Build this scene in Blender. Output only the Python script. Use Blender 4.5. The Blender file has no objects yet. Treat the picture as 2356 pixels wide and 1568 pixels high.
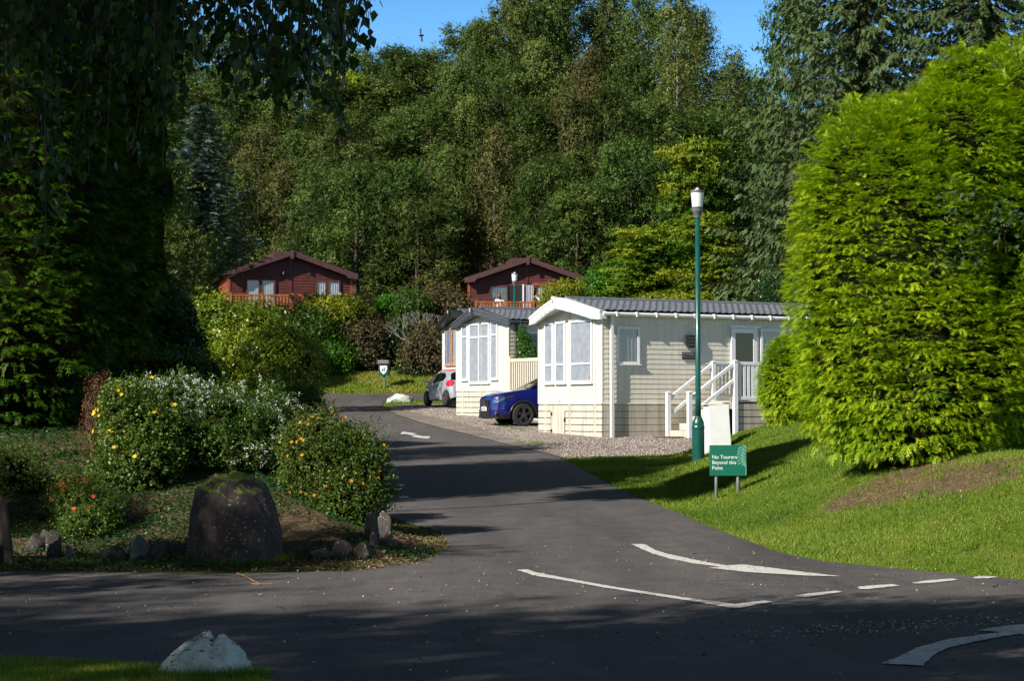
import bpy, bmesh, math, random
import numpy as np
from mathutils import Vector, Matrix
random.seed(7)
RNG = np.random.default_rng(11)
sc = bpy.context.scene
COL = sc.collection
pi = math.pi
# ------------------------------------------------------------------ camera model
F, CU, CV, HV = 4300.0, 1178.0, 784.0, 938.0
CAMZ = 1.6
PITCH = math.atan((HV - CV) / F)
cam_d = bpy.data.cameras.new('camera'); cam = bpy.data.objects.new('camera', cam_d); COL.objects.link(cam)
cam_d.sensor_width = 36; cam_d.lens = 36 * F / 2356; cam_d.clip_end = 1500; cam_d.clip_start = 0.1
cam.location = (0, 0, CAMZ); cam.rotation_euler = (pi / 2 + PITCH, 0, 0)
sc.camera = cam

# ------------------------------------------------------------------ terrain
PY = np.array([-60, 0, 18, 28, 34, 40, 50, 56, 62, 65, 75, 82, 88, 91, 93, 97, 113, 120, 132, 148, 165, 200, 300.])
PZ = np.array([0, 0, 0, .10, .30, .48, .76, .98, 1.2, 1.3, 1.55, 1.86, 2.21, 3.2, 3.35, 6.0, 6.4, 8, 12.3, 17.7, 23, 33, 48.])
def base(y): return np.interp(y, PY, PZ)
def sst(a, b, x):
    t = np.clip((x - a) / (b - a), 0, 1); return t * t * (3 - 2 * t)
EY = np.array([13.5, 14.5, 16, 17.2, 17.8, 18.4, 19.1, 20.1, 21.7, 24.4, 27.5, 31, 36.5, 40.5, 42, 44.5, 50, 60])
EX = np.array([30, 10, 6, 4.72, 4.22, 3.77, 3.2, 2.9, 2.73, 2.5, 2.3, 1.82, 1.37, 1.05, 4.4, 6.5, 9.5, 13.])
def lawn_s(x, y): return np.where((y > 13.5) & (y < 60), x - np.interp(y, EY, EX), -1.)
AY = np.array([13.5, 24, 30, 34.7, 38, 60]); AA = np.array([.8, .97, .85, .76, .88, .9])
RY = np.array([17.9, 19, 21, 23.4, 26, 36, 45, 60, 70])
RX = np.array([-1.6, -.85, -.72, -.95, -1.8, -2.6, -4.6, -7, -8])
def bed_s(x, y):
    return np.minimum(y - 18.25, (np.interp(y, RY, RX) - x) * 2.0)
def sst2(a, b, x):
    t = np.clip((x - a) / (b - a), 0, 1); return t * t * (3 - 2 * t)
SOILC = []
def soilp(x, y):
    return np.min([((x - a) / c) ** 2 + ((y - b) / d) ** 2 for a, b, c, d in SOILC], axis=0)
def nz(x, y, s=1.0, k=0.0):
    return (np.sin(x * 1.7 * s + y * .9 * s + k) + np.sin(x * .7 * s - y * 1.9 * s + 1.3 + k) + np.sin((x + y) * 2.9 * s + .5 * k) * .5) / 2.5
def terrain(x, y):
    x = np.asarray(x, float); y = np.asarray(y, float)
    z = base(y)
    s = lawn_s(x, y)
    z = z + np.interp(y, AY, AA) * sst2(np.interp(y, [24, 34, 38, 41], [0, .3, 1.7, 1.8]), np.interp(y, [24, 34, 38, 41], [3.6, 4.0, 5.2, 5.4]), s) * sst(13.5, 15, y) + .025 * sst(.3, 1.5, s) * nz(x, y, 1.6)
    b = bed_s(x, y)
    z = z + (1.25 * sst(0, 8, b) + .02 * sst(.2, 1, b) * nz(x, y, 3)) * (1 - .5 * sst(32, 45, y)) * (1 - sst(55, 72, y))
    far = sst(113, 125, y)
    z = z + far * nz(x, y, .12) * 1.2
    return z
def tz(x, y): return float(terrain(x, y))
def X(u, Y): return (u - CU) / F * Y          # small pitch: good to a few mm
def Z(v, Y): return CAMZ + (HV - v) / F * Y
def G(u, v):                                    # ray to the terrain
    Ys = np.arange(4, 200, .05)
    d = Z(v, Ys) - terrain(X(u, Ys), Ys)
    i = np.argmax(d <= 0)
    if d[i] > 0: i = len(Ys) - 1
    return float(X(u, Ys[i])), float(Ys[i])

# ------------------------------------------------------------------ object helpers
def tag(o, label=None, cat=None, group=None, kind=None):
    if label: o['label'] = label
    if cat: o['category'] = cat
    if group: o['group'] = group
    if kind: o['kind'] = kind
    return o
def thing(name, label, cat, loc=(0, 0, 0), rz=0, group=None):
    o = bpy.data.objects.new(name, None); COL.objects.link(o)
    o.empty_display_size = .3
    o.location = loc; o.rotation_euler = (0, 0, rz)
    return tag(o, label, cat, group)
def link(name, me, parent=None):
    o = bpy.data.objects.new(name, me); COL.objects.link(o)
    if parent: o.parent = parent
    return o
def dup(root, loc, rz=0, scale=None, label=None, group=None):
    r = root.copy(); COL.objects.link(r); r.location = loc; r.rotation_euler = (0, 0, rz)
    if scale: r.scale = scale
    if label: r['label'] = label
    if group: r['group'] = group
    for ch in list(root.children):
        c = ch.copy(); COL.objects.link(c); c.parent = r
        for g in list(ch.children):
            d = g.copy(); COL.objects.link(d); d.parent = c
    return r
class MB:
    def __init__(s): s.v = []; s.f = []; s.m = []
    def add(s, vs, fs, mi=0):
        n = len(s.v); s.v += [tuple(p) for p in vs]; s.f += [tuple(i + n for i in f) for f in fs]; s.m += [mi] * len(fs); return s
    def box(s, c, d, rz=0, M=None, mi=0):
        x, y, z = d[0] / 2, d[1] / 2, d[2] / 2
        vs = [Vector((a, b, e)) for a in (-x, x) for b in (-y, y) for e in (-z, z)]
        R = M if M is not None else Matrix.Rotation(rz, 3, 'Z')
        vs = [R @ p + Vector(c) for p in vs]
        return s.add(vs, [(0, 1, 3, 2), (4, 6, 7, 5), (0, 4, 5, 1), (2, 3, 7, 6), (0, 2, 6, 4), (1, 5, 7, 3)], mi)
    def box2(s, a, b, mi=0):
        return s.box([(a[i] + b[i]) / 2 for i in range(3)], [abs(b[i] - a[i]) for i in range(3)], mi=mi)
    def bar(s, a, b, w, h, up=(0, 0, 1), mi=0):
        a = Vector(a); b = Vector(b); d = b - a; L = d.length; d.normalize(); up = Vector(up)
        if abs(d.dot(up)) > .99: up = Vector((0, 1, 0))
        sd = d.cross(up).normalized(); u = sd.cross(d).normalized()
        M = Matrix((d, sd, u)).transposed()
        return s.box((a + b) / 2, (L, w, h), M=M, mi=mi)
    def tube(s, pts, rad, n=8, cap=True, mi=0):
        pts = [Vector(p) for p in pts]
        if not hasattr(rad, '__len__'): rad = [rad] * len(pts)
        b = len(s.v); vs = []; ref = Vector((.13, .21, 1))
        for i, p in enumerate(pts):
            d = (pts[min(i + 1, len(pts) - 1)] - pts[max(i - 1, 0)]).normalized()
            r = ref if abs(d.dot(ref.normalized())) < .95 else Vector((1, .1, 0))
            a = d.cross(r).normalized(); c = d.cross(a)
            for k in range(n):
                t = 2 * pi * k / n; vs.append(p + (a * math.cos(t) + c * math.sin(t)) * rad[i])
        fs = [(i * n + k, i * n + (k + 1) % n, (i + 1) * n + (k + 1) % n, (i + 1) * n + k) for i in range(len(pts) - 1) for k in range(n)]
        if cap: fs += [tuple(range(n))[::-1], tuple((len(pts) - 1) * n + k for k in range(n))]
        return s.add(vs, fs, mi)
    def lathe(s, prof, c=(0, 0, 0), n=20, mi=0, axis='Z'):
        vs = []
        for r, z in prof:
            for k in range(n):
                t = 2 * pi * k / n
                p = (r * math.cos(t), r * math.sin(t), z)
                if axis == 'Y': p = (p[0], p[2], p[1])
                vs.append((c[0] + p[0], c[1] + p[1], c[2] + p[2]))
        m = len(prof)
        fs = [(i * n + k, i * n + (k + 1) % n, (i + 1) * n + (k + 1) % n, (i + 1) * n + k) for i in range(m - 1) for k in range(n)]
        fs += [tuple(range(n))[::-1], tuple((m - 1) * n + k for k in range(n))]
        return s.add(vs, fs, mi)
    def prism(s, poly, o, ex, ey, ez, h, mi=0):       # polygon in (ex,ey) plane extruded along ez by h
        o = Vector(o); ex = Vector(ex); ey = Vector(ey); ez = Vector(ez); n = len(poly)
        vs = [o + ex * p[0] + ey * p[1] for p in poly] + [o + ex * p[0] + ey * p[1] + ez * h for p in poly]
        fs = [tuple(range(n))[::-1], tuple(range(n, 2 * n))] + [(i, (i + 1) % n, n + (i + 1) % n, n + i) for i in range(n)]
        return s.add(vs, fs, mi)
    def build(s, name, mat, parent=None, smooth=False, bevel=0):
        me = bpy.data.meshes.new(name); me.from_pydata(s.v, [], s.f)
        mats = mat if isinstance(mat, (list, tuple)) else [mat]
        for m in mats: me.materials.append(m)
        bm = bmesh.new(); bm.from_mesh(me)
        for f, mi in zip(bm.faces, s.m): f.material_index = mi; f.smooth = smooth
        bmesh.ops.recalc_face_normals(bm, faces=bm.faces)
        bm.to_mesh(me); bm.free()
        o = link(name, me, parent)
        if bevel:
            b = o.modifiers.new('bevel', 'BEVEL'); b.width = bevel; b.segments = 2; b.limit_method = 'ANGLE'
        return o
def fast_mesh(name, V, Fq, mat, v=None, smooth=False):
    V = np.asarray(V, np.float32); Fq = np.asarray(Fq, np.int32); k = Fq.shape[1]
    me = bpy.data.meshes.new(name)
    me.vertices.add(len(V)); me.vertices.foreach_set('co', V.ravel())
    me.loops.add(Fq.size); me.loops.foreach_set('vertex_index', Fq.ravel())
    me.polygons.add(len(Fq)); me.polygons.foreach_set('loop_start', np.arange(0, Fq.size, k, dtype=np.int32))
    if smooth: me.polygons.foreach_set('use_smooth', np.ones(len(Fq), bool))
    me.update(calc_edges=True)
    for m in (mat if isinstance(mat, (list, tuple)) else [mat]): me.materials.append(m)
    if v is not None:
        a = me.attributes.new('v', 'FLOAT', 'POINT'); a.data.foreach_set('value', np.asarray(v, np.float32))
    return me
# ------------------------------------------------------------------ materials
def nmat(name):
    m = bpy.data.materials.new(name); m.use_nodes = True; nt = m.node_tree
    return m, nt, nt.nodes['Principled BSDF'], nt.nodes['Material Output']
def rgb(c): return (c[0], c[1], c[2], 1)
def N(nt, typ, **kw):
    n = nt.nodes.new(typ)
    for k, v in kw.items():
        if k in n.inputs: n.inputs[k].default_value = v
        else: setattr(n, k, v)
    return n
def ramp(nt, cols, pos=None):
    r = nt.nodes.new('ShaderNodeValToRGB'); cr = r.color_ramp
    pos = pos or [i / (len(cols) - 1) for i in range(len(cols))]
    while len(cr.elements) < len(cols): cr.elements.new(.5)
    for e, c, p in zip(cr.elements, cols, pos): e.position = p; e.color = rgb(c)
    return r
def plain(name, c, rough=.5, var=.08, scale=6, metal=0, bump=0, bscale=80, coat=0, spec=.5):
    m, nt, b, out = nmat(name)
    tc = N(nt, 'ShaderNodeTexCoord'); n = N(nt, 'ShaderNodeTexNoise', Scale=scale, Detail=6.)
    nt.links.new(tc.outputs['Object'], n.inputs['Vector'])
    r = ramp(nt, [[x * (1 - var * 2) for x in c], [min(1, x * (1 + var)) for x in c]], [.3, .7])
    nt.links.new(n.outputs['Fac'], r.inputs[0]); nt.links.new(r.outputs[0], b.inputs['Base Color'])
    b.inputs['Roughness'].default_value = rough; b.inputs['Metallic'].default_value = metal
    b.inputs['Coat Weight'].default_value = coat; b.inputs['Coat Roughness'].default_value = .05
    b.inputs['Specular IOR Level'].default_value = spec
    if bump:
        n2 = N(nt, 'ShaderNodeTexNoise', Scale=bscale, Detail=4.); bp = N(nt, 'ShaderNodeBump', Strength=bump, Distance=.01)
        nt.links.new(tc.outputs['Object'], n2.inputs['Vector']); nt.links.new(n2.outputs['Fac'], bp.inputs['Height']); nt.links.new(bp.outputs[0], b.inputs['Normal'])
    return m
def leafmat(name, cols, trans=.3, rough=.5, rand=.25, tcol=1.3, spec=.35):
    m, nt, b, out = nmat(name)
    at = N(nt, 'ShaderNodeAttribute', attribute_name='v'); r = ramp(nt, cols)
    nt.links.new(at.outputs['Fac'], r.inputs[0])
    oi = N(nt, 'ShaderNodeObjectInfo'); hs = N(nt, 'ShaderNodeHueSaturation')
    mr = N(nt, 'ShaderNodeMapRange'); mr.inputs['To Min'].default_value = 1 - rand; mr.inputs['To Max'].default_value = 1 + rand
    nt.links.new(oi.outputs['Random'], mr.inputs['Value']); nt.links.new(mr.outputs[0], hs.inputs['Value'])
    mh = N(nt, 'ShaderNodeMapRange'); mh.inputs['To Min'].default_value = .5 - .012 * rand / .25; mh.inputs['To Max'].default_value = .5 + .02 * rand / .25
    ml = N(nt, 'ShaderNodeMath', operation='FRACT'); mm = N(nt, 'ShaderNodeMath', operation='MULTIPLY'); mm.inputs[1].default_value = 7.31
    nt.links.new(oi.outputs['Random'], mm.inputs[0]); nt.links.new(mm.outputs[0], ml.inputs[0]); nt.links.new(ml.outputs[0], mh.inputs['Value']); nt.links.new(mh.outputs[0], hs.inputs['Hue'])
    nt.links.new(r.outputs[0], hs.inputs['Color'])
    nt.links.new(hs.outputs[0], b.inputs['Base Color']); b.inputs['Roughness'].default_value = rough; b.inputs['Specular IOR Level'].default_value = spec
    tr = N(nt, 'ShaderNodeBsdfTranslucent'); mx = N(nt, 'ShaderNodeMixShader'); mx.inputs[0].default_value = trans
    h2 = N(nt, 'ShaderNodeHueSaturation', Value=tcol, Saturation=1.1); nt.links.new(hs.outputs[0], h2.inputs['Color']); nt.links.new(h2.outputs[0], tr.inputs['Color'])
    nt.links.new(b.outputs[0], mx.inputs[1]); nt.links.new(tr.outputs[0], mx.inputs[2]); nt.links.new(mx.outputs[0], out.inputs['Surface'])
    return m
def glassmat(name, tint=(.93, .95, .96), fac=.25, rough=.02):
    m, nt, b, out = nmat(name); nt.nodes.remove(b)
    t = N(nt, 'ShaderNodeBsdfTransparent'); t.inputs['Color'].default_value = rgb(tint)
    g = N(nt, 'ShaderNodeBsdfGlossy', Roughness=rough); lw = N(nt, 'ShaderNodeLayerWeight', Blend=.5); mx = N(nt, 'ShaderNodeMixShader')
    pw = N(nt, 'ShaderNodeMath', operation='POWER'); pw.inputs[1].default_value = 4.; ma = N(nt, 'ShaderNodeMath', operation='MULTIPLY_ADD'); ma.inputs[1].default_value = .8; ma.inputs[2].default_value = fac * .2
    nt.links.new(lw.outputs['Facing'], pw.inputs[0]); nt.links.new(pw.outputs[0], ma.inputs[0]); nt.links.new(ma.outputs[0], mx.inputs[0]); nt.links.new(t.outputs[0], mx.inputs[1]); nt.links.new(g.outputs[0], mx.inputs[2]); nt.links.new(mx.outputs[0], out.inputs['Surface'])
    return m
WHITE = plain('white_upvc', (.74, .75, .76), .35, .03)
def cladding(name, c, dirt=.25):
    m, nt, b, out = nmat(name); tc = N(nt, 'ShaderNodeTexCoord'); mp = N(nt, 'ShaderNodeMapping'); mp.inputs['Scale'].default_value = (5, 5, .35)
    n = N(nt, 'ShaderNodeTexNoise', Scale=1.6, Detail=8., Roughness=.65); n2 = N(nt, 'ShaderNodeTexNoise', Scale=9., Detail=6.)
    nt.links.new(tc.outputs['Object'], mp.inputs[0]); nt.links.new(mp.outputs[0], n.inputs['Vector']); nt.links.new(tc.outputs['Object'], n2.inputs['Vector'])
    r = ramp(nt, [[x * (1 - dirt) for x in (c[0], c[1] * .97, c[2] * .9)], c], [.3, .55]); nt.links.new(n.outputs['Fac'], r.inputs[0])
    r2 = ramp(nt, [(.93, .93, .92), (1.03, 1.03, 1.03)], [.35, .65]); nt.links.new(n2.outputs['Fac'], r2.inputs[0])
    mx = N(nt, 'ShaderNodeMix', data_type='RGBA', blend_type='MULTIPLY'); mx.inputs[0].default_value = 1; nt.links.new(r.outputs[0], mx.inputs[6]); nt.links.new(r2.outputs[0], mx.inputs[7])
    nt.links.new(mx.outputs[2], b.inputs['Base Color']); b.inputs['Roughness'].default_value = .38
    return m
CREAM = cladding('cream_cladding', (.66, .63, .54), .14)
CREAMD = cladding('cream_skirting', (.54, .51, .43), .4)
CREAMS = cladding('greige_side_cladding', (.66, .62, .52), .16)
SIDESK = cladding('greige_side_skirting', (.46, .42, .34), .35)
SLATE = plain('slate_grey_tile', (.135, .145, .17), .45, .15, 9, bump=.2)
CHARC = plain('charcoal_plastic', (.055, .062, .075), .4, .1)
BLACK = plain('black_plastic', (.012, .012, .013), .4, .1)
DARK = plain('dark_void', (.006, .006, .006), .8, .1)
GREENP = plain('dark_green_paint', (.006, .075, .06), .3, .12, 5, coat=.3)
GALV = plain('galvanised_steel', (.30, .31, .33), .4, .12, 12, metal=.5)
LENS = plain('frosted_lens', (.72, .72, .70), .4, .03)
GREYP = plain('grey_metal_cap', (.12, .12, .125), .45, .08)
CURT = plain('grey_lilac_curtain', (.40, .41, .47), .8, .10, 5)
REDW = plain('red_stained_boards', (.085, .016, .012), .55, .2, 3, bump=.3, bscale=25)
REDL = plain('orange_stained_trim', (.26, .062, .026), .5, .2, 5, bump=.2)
REDR = plain('purple_brown_fascia', (.075, .032, .034), .5, .15, 5)
DECKW = plain('orange_timber_railing', (.30, .10, .022), .55, .25, 6, bump=.2)
PINE = plain('pale_timber', (.36, .21, .12), .6, .2, 6, bump=.2)
BROWNB = plain('red_brown_board', (.10, .032, .026), .5, .1, 5)
BARK = plain('bark', (.075, .055, .04), .85, .3, 12, bump=.8, bscale=25)
BIRCHB = plain('grey_bark', (.16, .145, .12), .8, .3, 9, bump=.6, bscale=25)
TWIG = plain('brown_twig', (.10, .06, .035), .8, .2, 9)
GLASS = glassmat('window_glass')
GLASSD = glassmat('dark_glass', (.12, .14, .14), .35)
REDGL = plain('red_lamp_plastic', (.55, .01, .015), .2, .1, coat=1)
CHROME = plain('chrome', (.6, .61, .63), .12, .05, metal=1)
TYRE = plain('tyre_rubber', (.018, .018, .019), .8, .1, bump=.3)
ALLOY = plain('alloy_grey', (.26, .26, .27), .3, .08, metal=.8)
def paint(name, c, flake=.35):
    m, nt, b, out = nmat(name); b.inputs['Base Color'].default_value = rgb(c); b.inputs['Metallic'].default_value = flake
    b.inputs['Roughness'].default_value = .32; b.inputs['Coat Weight'].default_value = 1; b.inputs['Coat Roughness'].default_value = .04
    return m
BLUEP = paint('blue_metallic_paint', (.004, .008, .13), .3)
SILVP = paint('silver_metallic_paint', (.40, .43, .48), .3)
ORANP = plain('orange_plastic', (.62, .10, .05), .35, .05)
def groundmat():
    m, nt, b, out = nmat('lawn_and_soil')
    tc = N(nt, 'ShaderNodeTexCoord'); P = tc.outputs['Object']
    n1 = N(nt, 'ShaderNodeTexNoise', Scale=.9, Detail=8., Roughness=.65); n2 = N(nt, 'ShaderNodeTexNoise', Scale=14., Detail=8., Roughness=.7); n3 = N(nt, 'ShaderNodeTexNoise', Scale=60., Detail=4.)
    for n in (n1, n2, n3): nt.links.new(P, n.inputs['Vector'])
    g1 = ramp(nt, [(.06, .10, .012), (.10, .15, .016), (.17, .16, .045)], [.3, .5, .75]); nt.links.new(n1.outputs['Fac'], g1.inputs[0])
    g2 = ramp(nt, [(.55, .55, .5), (1.2, 1.2, 1.1)], [.35, .7]); nt.links.new(n2.outputs['Fac'], g2.inputs[0])
    mg = N(nt, 'ShaderNodeMix', data_type='RGBA', blend_type='MULTIPLY'); mg.inputs[0].default_value = 1; nt.links.new(g1.outputs[0], mg.inputs[6]); nt.links.new(g2.outputs[0], mg.inputs[7])
    s1 = ramp(nt, [(.03, .018, .012), (.13, .088, .054), (.30, .215, .14)], [.3, .55, .75]); nt.links.new(n2.outputs['Fac'], s1.inputs[0])
    at = N(nt, 'ShaderNodeAttribute', attribute_name='v'); ad = N(nt, 'ShaderNodeMath', operation='ADD'); sb = N(nt, 'ShaderNodeMath', operation='SUBTRACT'); sb.inputs[1].default_value = .5
    nt.links.new(n2.outputs['Fac'], sb.inputs[0]); sm = N(nt, 'ShaderNodeMath', operation='MULTIPLY'); sm.inputs[1].default_value = 1.6; nt.links.new(sb.outputs[0], sm.inputs[0])
    nt.links.new(at.outputs['Fac'], ad.inputs[0]); nt.links.new(sm.outputs[0], ad.inputs[1])
    rr = ramp(nt, [(0, 0, 0), (1, 1, 1)], [.4, .6]); nt.links.new(ad.outputs[0], rr.inputs[0])
    mx = N(nt, 'ShaderNodeMix', data_type='RGBA'); nt.links.new(rr.outputs[0], mx.inputs[0]); nt.links.new(mg.outputs[2], mx.inputs[6]); nt.links.new(s1.outputs[0], mx.inputs[7])
    nt.links.new(mx.outputs[2], b.inputs['Base Color']); b.inputs['Roughness'].default_value = .95; b.inputs['Specular IOR Level'].default_value = .1
    bp = N(nt, 'ShaderNodeBump', Strength=.9, Distance=.03); nt.links.new(n3.outputs['Fac'], bp.inputs['Height']); nt.links.new(bp.outputs[0], b.inputs['Normal'])
    return m
def asphalt():
    m, nt, b, out = nmat('asphalt')
    tc = N(nt, 'ShaderNodeTexCoord'); P = tc.outputs['Object']
    n1 = N(nt, 'ShaderNodeTexNoise', Scale=.45, Detail=6., Roughness=.6); n2 = N(nt, 'ShaderNodeTexNoise', Scale=95., Detail=3.); n4 = N(nt, 'ShaderNodeTexNoise', Scale=3., Detail=8., Roughness=.7)
    vo = N(nt, 'ShaderNodeTexVoronoi', Scale=55.)
    mp = N(nt, 'ShaderNodeMapping'); mp.inputs['Scale'].default_value = (2.2, .35, 1); mp.inputs['Rotation'].default_value = (0, 0, .12)
    nt.links.new(P, mp.inputs[0]); nt.links.new(mp.outputs[0], n1.inputs['Vector'])
    for n in (n2, vo, n4): nt.links.new(P, n.inputs['Vector'])
    r1 = ramp(nt, [(.055, .053, .055), (.090, .084, .084), (.132, .120, .117)], [.25, .5, .75]); nt.links.new(n1.outputs['Fac'], r1.inputs[0])
    r4 = ramp(nt, [(.72, .72, .74), (1.18, 1.16, 1.14)], [.3, .7]); nt.links.new(n4.outputs['Fac'], r4.inputs[0])
    r2 = ramp(nt, [(.55, .55, .55), (1.0, 1.0, 1.0), (2.6, 2.5, 2.4)], [.3, .6, .8]); nt.links.new(n2.outputs['Fac'], r2.inputs[0])
    a = N(nt, 'ShaderNodeMix', data_type='RGBA', blend_type='MULTIPLY'); a.inputs[0].default_value = 1; nt.links.new(r1.outputs[0], a.inputs[6]); nt.links.new(r2.outputs[0], a.inputs[7])
    c = N(nt, 'ShaderNodeMix', data_type='RGBA', blend_type='MULTIPLY'); c.inputs[0].default_value = 1; nt.links.new(a.outputs[2], c.inputs[6]); nt.links.new(r4.outputs[0], c.inputs[7])
    # fine wandering cracks and a few darker repair patches
    nw = N(nt, 'ShaderNodeTexNoise', Scale=1.4, Detail=5.); nt.links.new(P, nw.inputs['Vector'])
    va = N(nt, 'ShaderNodeVectorMath', operation='SCALE'); va.inputs['Scale'].default_value = 1.1; nt.links.new(nw.outputs['Color'], va.inputs[0])
    vb = N(nt, 'ShaderNodeVectorMath', operation='ADD'); nt.links.new(P, vb.inputs[0]); nt.links.new(va.outputs[0], vb.inputs[1])
    vc = N(nt, 'ShaderNodeTexVoronoi', Scale=.36, feature='DISTANCE_TO_EDGE'); nt.links.new(vb.outputs[0], vc.inputs['Vector'])
    rc = ramp(nt, [(.45, .45, .45), (1, 1, 1)], [.002, .008]); nt.links.new(vc.outputs['Distance'], rc.inputs[0])
    cm = N(nt, 'ShaderNodeMix', data_type='RGBA', blend_type='MULTIPLY'); nt.links.new(n4.outputs['Fac'], cm.inputs[0]); nt.links.new(c.outputs[2], cm.inputs[6]); nt.links.new(rc.outputs[0], cm.inputs[7]); c = cm
    nt.links.new(c.outputs[2], b.inputs['Base Color']); b.inputs['Roughness'].default_value = .8; b.inputs['Specular IOR Level'].default_value = .35
    bp = N(nt, 'ShaderNodeBump', Strength=.8, Distance=.006); nt.links.new(vo.outputs['Distance'], bp.inputs['Height']); nt.links.new(bp.outputs[0], b.inputs['Normal'])
    return m
def gravelmat():
    m, nt, b, out = nmat('pink_grey_gravel')
    tc = N(nt, 'ShaderNodeTexCoord'); P = tc.outputs['Object']
    vo = N(nt, 'ShaderNodeTexVoronoi', Scale=34.); n1 = N(nt, 'ShaderNodeTexNoise', Scale=.8, Detail=8., Roughness=.7); nt.links.new(P, vo.inputs['Vector']); nt.links.new(P, n1.inputs['Vector'])
    sx = N(nt, 'ShaderNodeSeparateColor'); nt.links.new(vo.outputs['Color'], sx.inputs[0])
    r = ramp(nt, [(.06, .048, .042), (.18, .145, .122), (.27, .22, .19), (.42, .37, .335)], [0, .4, .75, 1]); nt.links.new(sx.outputs[0], r.inputs[0])
    r4 = ramp(nt, [(.6, .6, .55), (1.15, 1.15, 1.15)], [.35, .6]); nt.links.new(n1.outputs['Fac'], r4.inputs[0])
    c = N(nt, 'ShaderNodeMix', data_type='RGBA', blend_type='MULTIPLY'); c.inputs[0].default_value = 1; nt.links.new(r.outputs[0], c.inputs[6]); nt.links.new(r4.outputs[0], c.inputs[7])
    nt.links.new(c.outputs[2], b.inputs['Base Color']); b.inputs['Roughness'].default_value = .9
    bp = N(nt, 'ShaderNodeBump', Strength=1., Distance=.03); bp.invert = True; nt.links.new(vo.outputs['Distance'], bp.inputs['Height']); nt.links.new(bp.outputs[0], b.inputs['Normal'])
    return m
def linepaint():
    m, nt, b, out = nmat('worn_white_road_paint')
    tc = N(nt, 'ShaderNodeTexCoord'); n = N(nt, 'ShaderNodeTexNoise', Scale=22., Detail=9., Roughness=.75); nt.links.new(tc.outputs['Object'], n.inputs['Vector'])
    r = ramp(nt, [(.10, .09, .09), (.46, .45, .43), (.66, .65, .63)], [.36, .44, .7]); nt.links.new(n.outputs['Fac'], r.inputs[0]); nt.links.new(r.outputs[0], b.inputs['Base Color']); b.inputs['Roughness'].default_value = .7
    bp = N(nt, 'ShaderNodeBump', Strength=.5, Distance=.004); nt.links.new(n.outputs['Fac'], bp.inputs['Height']); nt.links.new(bp.outputs[0], b.inputs['Normal'])
    return m
def stonemat(name, cols, moss=(.09, .11, .01), mossz=.65, spots=.0, scale=6):
    m, nt, b, out = nmat(name)
    tc = N(nt, 'ShaderNodeTexCoord'); P = tc.outputs['Object']
    n = N(nt, 'ShaderNodeTexNoise', Scale=float(scale), Detail=10., Roughness=.65); nt.links.new(P, n.inputs['Vector'])
    r = ramp(nt, cols, None); nt.links.new(n.outputs['Fac'], r.inputs[0])
    vo = N(nt, 'ShaderNodeTexNoise', Scale=scale * 5., Detail=3.); nt.links.new(P, vo.inputs['Vector'])
    rs = ramp(nt, [(0, 0, 0), (1, 1, 1)], [.68 - .1 * spots, .72 - .1 * spots]); nt.links.new(vo.outputs['Fac'], rs.inputs[0])
    mx0 = N(nt, 'ShaderNodeMix', data_type='RGBA'); nt.links.new(rs.outputs[0], mx0.inputs[0]); nt.links.new(r.outputs[0], mx0.inputs[6]); mx0.inputs[7].default_value = (.34, .34, .31, 1)
    ge = N(nt, 'ShaderNodeNewGeometry'); sz = N(nt, 'ShaderNodeSeparateXYZ'); nt.links.new(ge.outputs['Normal'], sz.inputs[0])
    ad = N(nt, 'ShaderNodeMath', operation='ADD'); nt.links.new(sz.outputs['Z'], ad.inputs[0]); n5 = N(nt, 'ShaderNodeTexNoise', Scale=scale * 1.3, Detail=8., Roughness=.7); nt.links.new(P, n5.inputs['Vector'])
    mu = N(nt, 'ShaderNodeMath', operation='MULTIPLY_ADD'); mu.inputs[1].default_value = 1.6; mu.inputs[2].default_value = -.8; nt.links.new(n5.outputs['Fac'], mu.inputs[0]); nt.links.new(mu.outputs[0], ad.inputs[1])
    rm = ramp(nt, [(0, 0, 0), (1, 1, 1)], [min(.98, mossz), min(.99, mossz + .12)]); nt.links.new(ad.outputs[0], rm.inputs[0])
    mx = N(nt, 'ShaderNodeMix', data_type='RGBA'); nt.links.new(rm.outputs[0], mx.inputs[0]); nt.links.new(mx0.outputs[2], mx.inputs[6]); mx.inputs[7].default_value = rgb(moss)
    nt.links.new(mx.outputs[2], b.inputs['Base Color']); b.inputs['Roughness'].default_value = .85
    bp = N(nt, 'ShaderNodeBump', Strength=.7, Distance=.03); nt.links.new(n.outputs['Fac'], bp.inputs['Height']); nt.links.new(bp.outputs[0], b.inputs['Normal'])
    return m
M_GROUND = groundmat(); M_ASPH = asphalt(); M_GRAV = gravelmat(); M_LINE = linepaint()

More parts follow.
